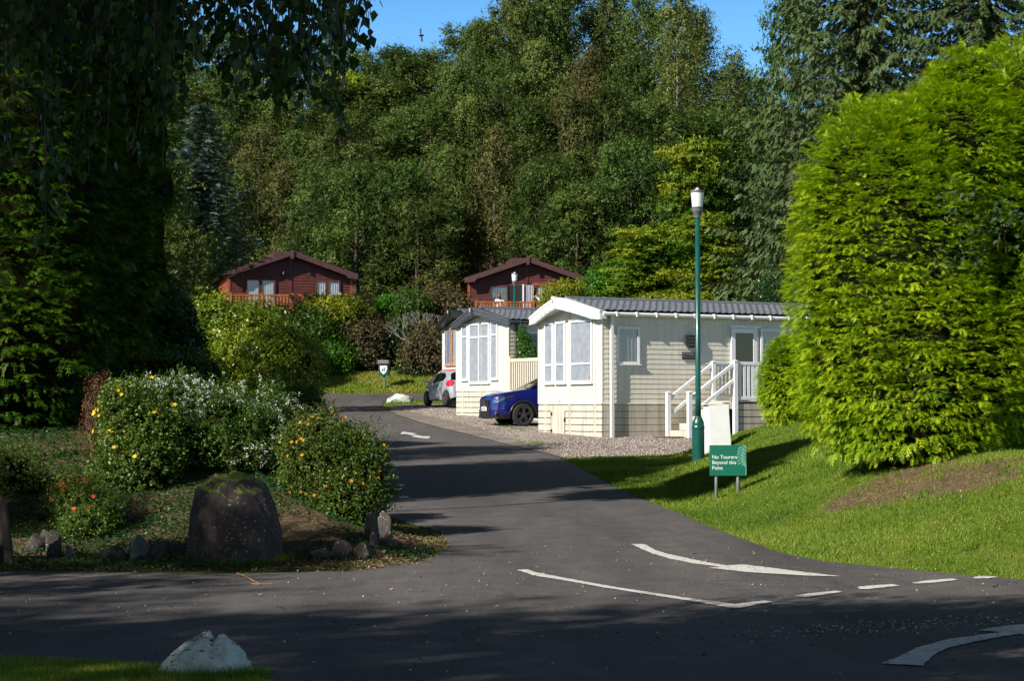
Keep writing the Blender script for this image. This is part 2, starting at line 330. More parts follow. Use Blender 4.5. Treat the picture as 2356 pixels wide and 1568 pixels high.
# ------------------------------------------------------------------ setting: ground, roads, gravel
for u_, v_, a_, b_ in ((2080, 1108, 1.0, 1.7), (2230, 1090, .9, 1.6), (1975, 1145, .5, 1.0)):
    g_ = G(u_, v_); SOILC.append((g_[0], g_[1], a_, b_))
def make_ground():
    xs = np.concatenate([np.arange(-200, -40, 8), np.arange(-40, -14, 2), np.arange(-14, 16, .25), np.arange(16, 40, 2), np.arange(40, 201, 8)])
    ys = np.concatenate([np.arange(-60, 0, 6), np.arange(0, 8, 1), np.arange(8, 60, .25), np.arange(60, 100, .5), np.arange(100, 180, 2), np.arange(180, 301, 10)])
    XX, YY = np.meshgrid(xs, ys); ZZ = terrain(XX, YY)
    V = np.stack([XX, YY, ZZ], -1).reshape(-1, 3); nx = len(xs); ny = len(ys)
    i = np.arange(nx - 1)[None, :] + nx * np.arange(ny - 1)[:, None]
    Fq = np.stack([i, i + 1, i + 1 + nx, i + nx], -1).reshape(-1, 4)
    x = V[:, 0]; y = V[:, 1]
    soil = np.zeros(len(V))
    soil = np.maximum(soil, sst(0, .25, bed_s(x, y)) * (y < 40) * .72)
    soil = np.maximum(soil, .9 * (1 - sst(.3, 1.25, np.sqrt(soilp(x, y)) + .16 * nz(x, y, 2.2))))
    soil = np.maximum(soil, .30 * sst(.1, .9, nz(x, y, .8, 2.)) * (lawn_s(x, y) > 0))
    soil = np.maximum(soil, .9 * sst(91.5, 93, y)); soil = np.maximum(soil, .42 * ((y > 86) & (y < 92)))
    me = fast_mesh('ground', V, Fq, M_GROUND, soil, smooth=True)
    return tag(link('ground', me), kind='structure')
make_ground()
def sheet(name, poly, mat, lift, parent=None, step=None, kind=None, rough=0):
    bm = bmesh.new()
    if rough:                                        # hand-worn edge
        P2 = []
        for i in range(len(poly)):
            a = Vector(poly[i]); b = Vector(poly[(i + 1) % len(poly)]); n = max(1, int((b - a).length / (rough * 4)))
            for k in range(n):
                p = a.lerp(b, k / n); P2.append((p.x + random.uniform(-rough, rough), p.y + random.uniform(-rough, rough)))
        poly = P2
    vs = [bm.verts.new((p[0], p[1], 0)) for p in poly]; bm.faces.new(vs); bm.normal_update()
    bmesh.ops.triangulate(bm, faces=bm.faces)
    if step:
        xs = [p[0] for p in poly]; ys = [p[1] for p in poly]
        for k in range(math.ceil(min(ys) / step), int(max(ys) / step) + 1):
            bmesh.ops.bisect_plane(bm, geom=bm.verts[:] + bm.edges[:] + bm.faces[:], plane_co=(0, k * step, 0), plane_no=(0, 1, 0))
        for k in range(math.ceil(max(-16, min(xs)) / (step)), int(min(20, max(xs)) / (step)) + 1):
            bmesh.ops.bisect_plane(bm, geom=bm.verts[:] + bm.edges[:] + bm.faces[:], plane_co=(k * step, 0, 0), plane_no=(1, 0, 0))
    for v in bm.verts: v.co.z = tz(v.co.x, v.co.y) + lift
    for f in bm.faces:
        if f.normal.z < 0: f.normal_flip()
        f.smooth = True
    bm.normal_update()
    for f in bm.faces:
        if f.normal.z < 0: f.normal_flip()
    me = bpy.data.meshes.new(name); bm.to_mesh(me); bm.free(); me.materials.append(mat)
    o = link(name, me, parent)
    if kind: o['kind'] = kind
    return o
edgeR = [(EX[i], EY[i]) for i in range(1, 14)]               # lawn side, near to far
gravR = [G(u, v) for u, v in [(1240, 1042), (1180, 1029), (1120, 1013), (1060, 998), (1010, 986), (960, 972), (915, 957), (895, 946)]]
roadpoly = [(-40, 12.2), (-4, 11.9), (-2.6, 11.6), (-1.6, 11.1), (-1.25, 10.4), (-1.3, 4), (10, 4), (40, 4), (40, 12.5)] + edgeR + gravR + \
    [(-5.3, 76), (-5.6, 81.3), (-3.5, 82), (0, 82.5), (20, 83), (40, 84), (40, 89), (0, 88), (-12, 88), (-40, 88), (-40, 81), (-14, 79), (-10.5, 74), (-9, 62), (-7.3, 56), (-5, 45), (-3, 36), (-2.1, 28), (-1.9, 26), (-1.2, 24), (-.88, 23), (-.72, 21.4), (-.78, 19.8), (-1.05, 18.9), (-1.6, 18.1), (-2.6, 17.85), (-4.9, 18.1), (-9, 18.2), (-40, 18.4)]
road = sheet('road', roadpoly, M_ASPH, .018, step=1.0, kind='structure')
gravpoly = [(1.05, 40.5)] + gravR + [(-4.9, 77.8), (-3.6, 79), (-1, 79), (4, 78), (14, 70), (15, 56), (9.6, 50), (6.6, 44.5), (4.5, 42)]
sheet('gravel_drive', gravpoly, M_GRAV, .03, step=1.0, kind='structure')
tag(sheet('verge', [(-40, 11.9), (-4, 11.7), (-2.6, 11.4), (-1.6, 10.95), (-1.2, 10.3), (-1.2, 4), (-40, 4)], M_GROUND, .05, step=2.0), kind='structure')
# painted markings, parts of the road
def mark(name, pix, rough=.008):
    return sheet(name, [G(u, v) for u, v in pix], M_LINE, .026, parent=road, rough=rough)
def zl(pts): return [((1680 + x / 2.1036) * .7062, (1760 + y / 2.1036) * .7062) for x, y in pts]
mark('arrow_marking', zl([(790, 42), (880, 42), (960, 88), (1050, 115), (1200, 148), (1340, 176), (1440, 190), (1550, 185), (1800, 215), (2235, 268), (1980, 262), (1600, 238), (1318, 208), (1400, 200), (1220, 178), (1050, 142), (940, 112), (860, 78)]))
mark('edge_line', zl([(8, 222), (75, 218), (150, 243), (450, 300), (650, 336), (900, 375), (1200, 422), (1495, 462), (1690, 432), (1755, 442), (1515, 488), (1480, 488), (1200, 440), (900, 392), (600, 343), (380, 302), (125, 262)]))
for p in ([(1905, 405), (1990, 388), (2190, 365), (2232, 373), (1975, 412)],): mark('give_way_dash', zl(p))
def zr(pts): return [((2200 + x / 1.7042) * .7062, (1300 + y / 1.7042) * .7062) for x, y in pts]
mark('give_way_dash', zr([(1008, 1060), (1060, 1052), (1200, 1044), (1240, 1052), (1060, 1071), (1015, 1070)]))
mark('give_way_dash', zr([(1310, 1034), (1390, 1022), (1530, 1013), (1560, 1020), (1400, 1037), (1320, 1040)]))
mark('give_way_dash', zr([(1640, 1006), (1680, 998), (1760, 1000), (1782, 1005), (1720, 1012), (1650, 1012)]))
mark('arrow_marking', zr([(1130, 1486), (1230, 1452), (1330, 1400), (1500, 1352), (1690, 1328), (1810, 1312), (1660, 1304), (1800, 1282), (1936, 1268), (2300, 1240), (2200, 1290), (1936, 1325), (1900, 1325), (1800, 1336), (1640, 1370), (1500, 1400), (1420, 1440), (1360, 1500)]))
def zc(pts): return [((1050 + x / 3.92) * .7062, (1250 + y / 3.92) * .7062) for x, y in pts]
mark('arrow_marking', zc([(995, 660), (1030, 628), (1220, 655), (1145, 662), (1290, 688), (1380, 690), (1360, 718), (1300, 715), (1135, 692), (1190, 690), (1085, 660)]), .012)
for x0, y0, w in ((820, 1035, 55), (830, 1120, 110), (890, 1232, 100), (960, 1320, 95), (965, 1475, 150)):
    mark('parking_dash', zc([(x0, y0 + 8), (x0 + w * .4, y0 - 12), (x0 + w, y0 - 12), (x0 + w * .85, y0 + 12), (x0 + w * .3, y0 + 12)]), .004)
# small ring letters painted on the far road
for (a, b) in ((85, 160), (170, 240), (250, 455)):
    mark('road_lettering', zc([(a, 336), (a + 15, 330), (b - 10, 330), (b, 337), (b - 15, 345), (b - 20, 341), (b - 25, 335), (a + 30, 334), (a + 25, 341), (a + 15, 344)]), .01)
# ------------------------------------------------------------------ foliage
def unit(v): return v / np.maximum(np.linalg.norm(v, axis=-1, keepdims=True), 1e-9)
def snoise(P, f, k=0.):
    x, y, z = P[..., 0] * f + k, P[..., 1] * f + 1.7 * k, P[..., 2] * f - k
    return (np.sin(x * 1.3 + 2 * np.sin(y * .9)) + np.sin(y * 1.7 + 2 * np.sin(z * 1.1)) + np.sin(z * 1.5 + 2 * np.sin(x * .7))) / 3
def shell(lobes, n, rng, depth=.35, bump=.12, bf=1.6, zmin=None, k=0.):
    L = np.array(lobes, float)                         # cx cy cz rx ry rz
    area = (L[:, 3] * L[:, 4] + L[:, 3] * L[:, 5] + L[:, 4] * L[:, 5]); w = area / area.sum()
    idx = rng.choice(len(L), n * 2, p=w); D = unit(rng.normal(size=(n * 2, 3))); c = L[idx, :3]; r = L[idx, 3:]
    s = 1 - depth * rng.random(n * 2) ** 2
    P0 = c + D * r
    P = c + D * r * (s * (1 + bump * snoise(P0, bf, k) + bump * .5 * snoise(P0, bf * 3, k + 5)))[:, None]
    Nn = unit(D / r)
    ok = np.ones(n * 2, bool)
    for j in range(len(L)):
        q = ((P - L[j, :3]) / L[j, 3:]); ok &= ~((np.sum(q * q, 1) < .5) & (idx != j))
    if zmin is not None: ok &= P[:, 2] > zmin
    P = P[ok][:n]; Nn = Nn[ok][:n]
    return P, Nn
def twigs(c0, s, D, rng, K, ln, jit, up=.3, droop=0., r0=.25, r1=.8, spread=.45):
    """leaves strung along short shoots that leave the clump: breaks up the outline"""
    n = len(D); O = c0 + D * s * (r0 + (r1 - r0) * rng.random(n) ** .6)[:, None]
    d = unit(D * .9 + rng.normal(size=(n, 3)) * spread + np.array([0, 0, up])); L = ln * rng.uniform(.35, 1.25, n)
    t = rng.random((n, K)); P = O[:, None, :] + d[:, None, :] * (t * L[:, None])[..., None] + rng.normal(size=(n, K, 3)) * jit
    P[..., 2] -= droop * t ** 2 * L[:, None]
    return P.reshape(-1, 3), np.repeat(unit(D + d * .5), K, 0)
def quads(P, T, S, l, w, shape='leaf', bend=0):
    """rhombic leaves: P base centre, T long axis, S side axis"""
    n = len(P); l = np.broadcast_to(l, n)[:, None]; w = np.broadcast_to(w, n)[:, None]
    V = np.stack([P - T * l * .5, P + S * w * .5 - T * l * .05, P + T * l * .5, P - S * w * .5 - T * l * .05], 1)
    if bend is not 0:
        up = np.cross(T, S); V[:, 1] += up * w * bend; V[:, 3] += up * w * bend
    return V.reshape(-1, 3), np.arange(n * 4, dtype=np.int32).reshape(-1, 4)
def leaves(P, Nn, rng, l, w, flat=.6, droop=.0, bend=.25):
    n = len(P); A = unit(Nn * flat + rng.normal(size=(n, 3)) * .6 + np.array([0, 0, .35]))
    T = unit(np.cross(A, rng.normal(size=(n, 3)))); T = unit(T + np.array([0, 0, -droop])); S = unit(np.cross(A, T))
    sc_ = rng.uniform(.65, 1.25, n)
    return quads(P, T, S, l * sc_, w * sc_, bend=bend)
def cat(parts):
    V = []; Fa = []; A = []; o = 0
    for v, f, a in parts:
        V.append(v); Fa.append(f + o); A.append(a); o += len(v)
    return np.concatenate(V), np.concatenate(Fa), np.concatenate(A)
def clumpy(P, rng, k=0., f=1.2): return np.clip(.5 + .28 * snoise(P, f, k) + rng.normal(size=len(P)) * .17, 0, 1)

# conifer sprays (flat feathery fans)
def spray_tmpl(nb=8, L=1.0, fan=.42, wq=.055, arch=.0):
    qs = []
    def blade(a, b, w, va, vb):
        a = np.array(a); b = np.array(b); d = unit(b - a); s = np.array([-d[1], d[0], 0]); m = a * .55 + b * .45
        qs.append((np.stack([a, m + s * w, b, m - s * w]), [va, (va + vb) / 2, vb, (va + vb) / 2]))
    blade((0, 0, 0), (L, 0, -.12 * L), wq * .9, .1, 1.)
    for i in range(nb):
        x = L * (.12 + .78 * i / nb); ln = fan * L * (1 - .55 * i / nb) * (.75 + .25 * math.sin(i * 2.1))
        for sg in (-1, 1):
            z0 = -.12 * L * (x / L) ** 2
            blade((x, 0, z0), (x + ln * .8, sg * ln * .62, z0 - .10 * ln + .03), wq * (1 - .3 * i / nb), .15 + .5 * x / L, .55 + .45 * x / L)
    V = np.concatenate([q[0] for q in qs]); A = np.concatenate([q[1] for q in qs])
    V[:, 2] += arch * (V[:, 0] - V[:, 0] ** 2 * 1.6)
    return V, A
def sprays(P, D, rng, size, tmpl, roll=.6, up=(0, 0, 1)):
    TV, TA = tmpl; n = len(P); D = unit(D)
    U = np.array(up)[None, :] + rng.normal(size=(n, 3)) * roll; S = unit(np.cross(U, D)); W = np.cross(D, S)
    s = (np.asarray(size) * rng.uniform(.6, 1.25, n))[:, None, None]
    V = P[:, None, :] + s * (TV[None, :, 0:1] * D[:, None, :] + TV[None, :, 1:2] * S[:, None, :] + TV[None, :, 2:3] * W[:, None, :])
    A = np.clip(TA[None, :] + rng.normal(size=(n, 1)) * .12, 0, 1)
    k = len(TV); Fq = (np.arange(n * k).reshape(-1, 4))
    return V.reshape(-1, 3), Fq, A.ravel()
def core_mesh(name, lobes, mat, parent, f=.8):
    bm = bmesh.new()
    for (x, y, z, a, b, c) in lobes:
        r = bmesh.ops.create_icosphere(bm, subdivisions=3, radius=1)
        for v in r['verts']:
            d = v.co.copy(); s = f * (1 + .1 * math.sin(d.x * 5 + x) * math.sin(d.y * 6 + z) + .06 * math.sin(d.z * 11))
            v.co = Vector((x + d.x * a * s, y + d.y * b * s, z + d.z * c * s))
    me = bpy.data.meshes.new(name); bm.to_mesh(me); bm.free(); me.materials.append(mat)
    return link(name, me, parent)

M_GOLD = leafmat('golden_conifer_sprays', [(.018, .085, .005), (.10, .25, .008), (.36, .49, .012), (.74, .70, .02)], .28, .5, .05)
M_GRNC = leafmat('green_conifer_sprays', [(.008, .035, .003), (.024, .085, .005), (.09, .18, .008), (.34, .42, .015)], .25, .5, .05)
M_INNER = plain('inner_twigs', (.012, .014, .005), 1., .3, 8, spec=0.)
def conifer_bush(name, label, lobes, n, mat, size, rng, base, trunk=True, cat_='conifer', dens=None, seedk=0., bump=.08, bf=1.3):
    cx, cy = base[0], base[1]; bz = tz(cx, cy)
    t = thing(name, label, cat_, (cx, cy, bz))
    lob = [(x - cx, y - cy, z - bz, a, b, c) for x, y, z, a, b, c in lobes]
    P, Nn = shell(lob, n, rng, .2, bump, bf, zmin=-.05, k=seedk)
    D0 = unit(Nn * .9 + np.array([0, 0, .3]) + rng.normal(size=P.shape) * .22)
    K = 5; tuft = rng.uniform(.6, 1.35, len(P))
    fan = np.tile(np.linspace(-1, 1, K), len(P)) + rng.normal(size=len(P) * K) * .18
    Dr = np.repeat(D0, K, 0); sdv = unit(np.cross(Dr, [0, 0, 1.])); D = unit(Dr + sdv * (fan * .85)[:, None] + rng.normal(size=Dr.shape) * .14); al = .45 - np.abs(fan) * .5
    P = np.repeat(P - D0 * size * .35, K, 0) + np.repeat(D0, K, 0) * (al * size * .5)[:, None] + sdv * (fan * size * .28)[:, None] + rng.normal(size=D.shape) * size * .07
    tm = spray_tmpl(5, 1., .46, .040, .55)
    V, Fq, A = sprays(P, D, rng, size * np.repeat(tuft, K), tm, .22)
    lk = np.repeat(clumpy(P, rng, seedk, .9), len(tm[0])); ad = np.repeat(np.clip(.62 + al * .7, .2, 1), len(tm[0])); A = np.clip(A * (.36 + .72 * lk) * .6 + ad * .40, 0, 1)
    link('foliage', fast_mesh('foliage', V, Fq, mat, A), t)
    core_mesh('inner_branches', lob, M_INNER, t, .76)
    m = MB(); m.tube([(0, 0, -.2), (0, 0, 1.5)], [.14, .08]); m.build('trunk', BARK, t)
    return t
r1 = np.random.default_rng(5)
# big golden conifer at the right, two stems grown together
gold_lobes = [(6.0, 25.6, 4.85, 1.1, 1.1, 1.25), (5.3, 24.55, 1.55, 1.15, 1.1, 1.0), (5.15, 25.3, 3.15, 1.42, 1.5, 2.45), (5.35, 25.0, 2.1, 1.62, 1.55, 1.55), (5.0, 25.5, 4.2, 1.15, 1.2, 1.55), (6.75, 26.2, 3.65, 1.65, 1.7, 2.8), (6.3, 26.0, 4.9, 1.05, 1.1, 1.55), (7.1, 25.6, 2.5, 1.7, 1.5, 1.7), (8.6, 27, 3.8, 1.7, 1.7, 2.7), (5.95, 25.9, 4.7, 1.0, 1.1, 1.35), (7.05, 26.2, 5.0, 1.1, 1.2, 1.85), (6.3, 25.9, 5.6, .6, .7, 1.12)]
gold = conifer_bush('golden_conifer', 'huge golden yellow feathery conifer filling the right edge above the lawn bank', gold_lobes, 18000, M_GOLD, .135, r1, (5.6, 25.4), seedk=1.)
conifer_bush('golden_conifer', 'small rounded golden conifer between the white deck and the huge golden conifer', [(5.75, 39.0, 2.1, .62, .75, 1.02), (6.4, 39.4, 2.0, .7, .8, .9)], 3000, M_GOLD, .13, r1, (6.0, 39.2), seedk=4.)
left_lobes = [(-5.85, 30.2, 6.6, .42, .7, .5), (-5.9, 30.8, 5.2, .4, .7, .45), (-5.95, 30.0, 8.0, .45, .7, .6), (-5.8, 28.6, 7.3, .3, .5, .4), (-5.95, 30.6, 3.9, .35, .6, .4), (-7.25, 26.2, 4.6, 1.5, 1.6, 4.6), (-7.2, 27.5, 4.8, 1.52, 1.6, 4.8), (-7.2, 28.8, 5.0, 1.56, 1.6, 4.9), (-7.2, 30.1, 5.1, 1.6, 1.6, 5.0), (-7.2, 31.4, 5.2, 1.66, 1.7, 5.2), (-8.6, 26.2, 5.0, 1.7, 1.8, 4.8), (-9.8, 26.4, 4.6, 1.7, 1.9, 4.6), (-7.0, 26.0, 2.6, 1.4, 1.5, 2.0), (-8.6, 25.9, 2.8, 1.6, 1.6, 2.2)]
conifer_bush('green_conifer', 'towering dark green conifer hedge along the left edge behind the flower bed', left_lobes, 13000, M_GRNC, .17, r1, (-7.6, 26.6), seedk=2., bump=.15, bf=.9)

# ---- generic leafy shrubs
def shrub(name, label, lobes, n, mat, l, w, rng, cat_='shrub', group=None, stems=8, depth=.55, flat=.5, core=.0, bump=.14, bf=1.8, twigs=0, k=0., droop=0, parts='foliage', tw=0.):
    L = np.array(lobes); cx, cy = L[:, 0].mean(), L[:, 1].mean(); bz = tz(cx, cy)
    t = thing(name, label, cat_, (cx, cy, bz), group=group)
    lob = [(x - cx, y - cy, z - bz, a, b, c) for x, y, z, a, b, c in lobes]
    P, Nn = shell(lob, n, rng, depth, bump, bf, zmin=-.1, k=k)
    if tw:
        K = 9; m_ = len(P) // K; sel = slice(0, m_); D_ = unit(Nn[sel] * .9 + rng.normal(size=(m_, 3)) * .5 + np.array([0, 0, .4])); Ln = tw * rng.uniform(.3, 1.3, m_); tt = rng.random((m_, K))
        P1 = (P[sel] - Nn[sel] * tw * .35)[:, None, :] + D_[:, None, :] * (tt * Ln[:, None])[..., None] + rng.normal(size=(m_, K, 3)) * l * .45
        P = P1.reshape(-1, 3); Nn = np.repeat(Nn[sel], K, 0); ok = P[:, 2] > -.1; P = P[ok]; Nn = Nn[ok]
    V, Fq = leaves(P, Nn, rng, l, w, flat, droop)
    A = np.repeat(clumpy(P, rng, k), 4)
    link(parts, fast_mesh(parts, V, Fq, mat, A), t)
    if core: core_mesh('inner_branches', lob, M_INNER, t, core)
    m = MB()
    for i in range(stems):
        x, y, z, a, b, c = lob[i % len(lob)]; an = rng.uniform(0, 2 * pi)
        e = (x + math.cos(an) * a * .6, y + math.sin(an) * b * .6, z + c * rng.uniform(-.1, .6))
        m.tube([(x * .3 + e[0] * .05, y * .3, -.1), (e[0] * .6 + x * .2, e[1] * .6 + y * .2, e[2] * .5), e], [.02 + .01 * c, .015, .005], 5)
    m.build('stems', TWIG, t)
    t['_lob'] = 0
    del t['_lob']
    return t, P, Nn
def boxlobes(u0, u1, vt, Y, vb=None, ry=None, rng=None, nl=4, zb=None):
    x0, x1 = X(u0, Y), X(u1, Y); zt = Z(vt, Y); g = zb if zb is not None else (Z(vb, Y) if vb else tz((x0 + x1) / 2, Y))
    W = (x1 - x0); H = zt - g; ry = ry or W * .4; out = []
    out.append(((x0 + x1) / 2, Y, g + H * .5, W * .42, ry, H * .5))
    for i in range(nl):
        f = (i + .5) / nl; hh = H * rng.uniform(.3, .44)
        out.append((x0 + W * (.16 + .68 * f), Y + rng.uniform(-.4, .4) * ry, g + H - hh - H * rng.uniform(.0, .16) * (1 + abs(f - .5)), W * rng.uniform(.17, .26), ry * .75, hh))
    for i in range(nl):
        f = (i + .5) / nl; hh = H * rng.uniform(.24, .36)
        out.append((x0 + W * (.14 + .72 * f), Y + rng.uniform(-.5, .1) * ry, g + hh * .9, W * rng.uniform(.17, .24), ry * .8, hh))
    return out
M_HEDGE = leafmat('hedge_leaves', [(.03, .055, .006), (.09, .14, .01), (.20, .24, .018), (.30, .29, .04)], .3, .35, .12)
M_DKGRN = leafmat('dark_glossy_leaves', [(.006, .02, .005), (.014, .045, .008), (.03, .08, .012)], .2, .3, .12, spec=.5)
M_MIDG = leafmat('mid_green_leaves', [(.02, .045, .008), (.05, .095, .012), (.11, .16, .022)], .3, .45, .2)
M_BRNL = leafmat('russet_leaves', [(.04, .034, .014), (.075, .062, .028), (.12, .10, .035), (.08, .13, .025)], .25, .6, .15)
M_DEAD = leafmat('dead_brown_leaves', [(.05, .018, .008), (.11, .04, .02), (.17, .08, .04)], .2, .8, .05)
M_HEBE = leafmat('hebe_leaves', [(.02, .045, .009), (.06, .12, .016), (.13, .20, .035)], .3, .4, .05)
M_POT = leafmat('potentilla_leaves', [(.025, .05, .01), (.07, .12, .016), (.16, .22, .035)], .3, .45, .1)
M_YEL = leafmat('yellow_green_leaves', [(.05, .09, .008), (.12, .17, .012), (.24, .26, .016), (.34, .28, .02)], .35, .5, .1)
M_BRT = leafmat('bright_green_leaves', [(.02, .07, .006), (.05, .15, .012), (.10, .22, .02)], .35, .3, .1)
M_PETW = leafmat('white_florets', [(.50, .50, .44), (.72, .72, .68)], .3, .7, .02)
M_PETO = leafmat('orange_petals', [(.75, .22, .01), (.85, .36, .02)], .35, .6, .05)
M_PETY = leafmat('yellow_petals', [(.75, .48, .01), (.85, .60, .03)], .35, .6, .05)
M_PETR = leafmat('red_petals', [(.60, .03, .012), (.72, .07, .02)], .35, .6, .05)
M_PINK = leafmat('pink_petals', [(.55, .16, .18), (.65, .28, .26)], .35, .6, .05)
r2 = np.random.default_rng(21)
def flower_mesh(name, mat, r=.022, n=5, tilt=.3):
    V = []; Fq = []; A = []
    for i in range(n):
        t = 2 * pi * i / n; o = len(V)
        c, s = math.cos(t), math.sin(t)
        V += [(0, 0, 0), (r * .6 * c - r * .42 * s, r * .6 * s + r * .42 * c, r * tilt), (r * 1.05 * c, r * 1.05 * s, r * tilt * .8), (r * .6 * c + r * .42 * s, r * .6 * s - r * .42 * c, r * tilt)]
        Fq.append((o, o + 1, o + 2, o + 3)); A += [.1, .7, 1, .7]
    return fast_mesh(name, V, Fq, mat, A)
def put_flowers(t, P, Nn, n, me, rng, zlo=.25, name='flower'):
    w = (P[:, 2] > zlo) & (Nn[:, 1] < .25) & (snoise(P, 3.4, 2.) + rng.normal(size=len(P)) * .25 > .1)
    idx = rng.choice(np.nonzero(w)[0], n, replace=False)
    for i in idx:
        o = link(name, me, t); d = Vector(Nn[i]) + Vector((0, -.5, .35)) + Vector(rng.normal(size=3)) * .25; d.normalize()
        o.location = Vector(P[i]) * 1.0 + d * .035; o.rotation_euler = d.to_track_quat('Z', 'Y').to_euler(); s = rng.uniform(.75, 1.3); o.scale = (s, s, s)
# orange potentilla
OL = [(X(770, 22.3), 22.3, .72, .52, .55, .62), (X(700, 22.3), 22.5, 1.0, .38, .45, .5), (X(745, 22.4), 22.4, 1.17, .33, .36, .42), (X(840, 22.2), 22.2, .72, .36, .42, .5), (X(690, 22.3), 22.4, .62, .34, .4, .45), (X(800, 22.2), 22.0, .5, .45, .45, .42), (X(862, 22.2), 22.2, .95, .18, .22, .28), (X(820, 22.2), 22.4, 1.2, .2, .24, .2)]
t, P, Nn = shrub('potentilla_bush', 'rounded bush covered in orange flowers where the bed meets the road', OL, 30000, M_POT, .036, .02, r2, 'flowering bush', depth=.5, flat=.3, core=.6, bump=.2, bf=4, k=3., tw=.17)
put_flowers(t, P, Nn, 66, flower_mesh('flower', M_PETO, .021), r2, .15)
def wands(t, base, n, L, mat, rng, ll, lw, spread=.5, tip=None):
    for i in range(n):
        m = MB(); Vs = []
        p = Vector(base[i % len(base)]); d = Vector((rng.normal() * spread, rng.normal() * spread, 1)).normalized(); ln = L * rng.uniform(.5, 1.1)
        pts = [p + d * ln * k / 4 + Vector((d.x, d.y, -.2)) * ln * .12 * (k / 4) ** 2 for k in range(5)]
        m.tube(pts, [.004, .004, .003, .003, .002], 4)
        for k in range(int(ln / .018)):
            q = pts[0].lerp(pts[-1], rng.random()); Vs.append(q + Vector(rng.normal(size=3)) * .012)
        Pn = np.array([tuple(v) for v in Vs]); V, Fq = leaves(Pn, unit(rng.normal(size=Pn.shape)), rng, ll, lw, .3)
        so_ = m.build('shoot', TWIG, t); link('shoot_leaves', fast_mesh('shoot_leaves', V, Fq, mat, np.repeat(rng.random(len(Pn)), 4)), so_)
bx, by = t.location.x, t.location.y; bz = t.location.z
wands(t, [(X(845, 22.2) - bx, 22.2 - by, 1.22 - bz), (X(700, 22.2) - bx, 0, 1.42 - bz), (X(760, 22.2) - bx, 0, 1.5 - bz), (X(880, 22.2) - bx, 0, 1.1 - bz), (X(740, 22.2) - bx, 0.1, 1.5 - bz)], 26, .3, M_POT, r2, .034, .018, .7)
# white hebe
HL = [(X(330, 23.6), 23.6, 1.55, .5, .6, .48), (X(420, 23.6), 23.6, 1.5, .55, .6, .52), (X(510, 23.4), 23.4, 1.38, .5, .6, .52), (X(590, 23.3), 23.3, 1.2, .42, .5, .52), (X(460, 23.2), 23.1, 1.15, .6, .5, .42), (X(600, 23.6), 24, 1.5, .4, .5, .38), (X(540, 23), 23, .95, .5, .45, .4)]
t, P, Nn = shrub('hebe_bush', 'wide spreading bush dotted with white flower heads behind the mossy boulder', HL, 42000, M_HEBE, .042, .017, r2, 'flowering bush', depth=.5, flat=.3, core=.64, bump=.2, bf=3, k=6., tw=.16)
hf = r2.choice(len(P), 2300, replace=False); hf = hf[(Nn[hf, 1] < .3) & (Nn[hf, 2] > -.25) & (snoise(P[hf], 2.2, 3.) > -.35)]
PF = P[hf] + Nn[hf] * .03; PF = (PF[:, None, :] + r2.normal(size=(len(PF), 9, 3)) * .014).reshape(-1, 3)
V, Fq = leaves(PF, np.tile([0, -.4, .8], (len(PF), 1)), r2, .021, .017, .3)
o = link('blossom', fast_mesh('blossom', V, Fq, M_PETW, np.repeat(r2.random(len(PF)), 4)), t); o['kind'] = 'stuff'
# brown dead shrub
t, P, Nn = shrub('withered_bush', 'withered red brown bush between the conifer hedge and the yellow flowers', [(X(222, 23.2), 23.2, 1.4, .22, .3, .62), (X(238, 23.2), 23.2, 1.55, .2, .28, .45), (X(250, 23.1), 23.1, 1.1, .2, .25, .5)], 5000, M_DEAD, .03, .012, r2, 'dead bush', depth=.9, stems=40, bump=.3, bf=6)
# yellow potentilla
t, P, Nn = shrub('potentilla_bush', 'green bush with a few yellow flowers beside the withered bush', [(X(300, 22.6), 22.6, 1.35, .4, .45, .6), (X(360, 22.5), 22.5, 1.1, .38, .42, .55), (X(290, 22.4), 22.3, .85, .38, .4, .42), (X(345, 22.4), 22.2, .8, .35, .35, .4), (X(270, 22.6), 22.6, 1.6, .22, .3, .32)], 19000, M_POT, .04, .026, r2, 'flowering bush', depth=.6, flat=.3, core=.6, bump=.18, bf=4, k=8., tw=.16)
put_flowers(t, P, Nn, 42, flower_mesh('flower', M_PETY, .028), r2, .1)
# red potentilla
t, P, Nn = shrub('potentilla_bush', 'low bush with small red flowers in the deep shade left of the boulder', [(X(190, 20.6), 20.6, .42, .36, .4, .42), (X(150, 20.6), 20.8, .55, .26, .3, .32), (X(225, 20.6), 20.5, .35, .3, .35, .35), (X(200, 20.3), 20.2, .25, .3, .3, .28)], 15000, M_POT, .03, .017, r2, 'flowering bush', depth=.7, flat=.3, core=.5, bump=.2, bf=5, k=9., tw=.15)
put_flowers(t, P, Nn, 34, flower_mesh('flower', M_PETR, .02), r2, .05)
t, P, Nn = shrub('potentilla_bush', 'low bush with faded orange flowers at the left edge of the photo', [(X(30, 22), 22, .85, .36, .4, .35), (X(-40, 22), 22, .8, .4, .4, .4), (X(70, 22), 22, .68, .28, .3, .28)], 10000, M_POT, .032, .018, r2, 'flowering bush', depth=.7, flat=.3, core=.5, bump=.2, bf=5, k=10., tw=.15)
put_flowers(t, P, Nn, 16, flower_mesh('flower', M_PETO, .017), r2, .05)
# small orange-flowered bush behind
t, P, Nn = shrub('potentilla_bush', 'shaded bush with rusty orange flowers behind the orange flowered bush', [(X(650, 24.5), 24.8, 1.25, .4, .4, .5), (X(690, 24.5), 24.8, 1.1, .35, .4, .5), (X(620, 24.5), 24.5, 1.0, .3, .4, .4)], 10000, M_POT, .035, .02, r2, 'flowering bush', depth=.6, flat=.3, core=.66, k=12.)
put_flowers(t, P, Nn, 26, flower_mesh('flower', M_PETO, .022), r2, .3)
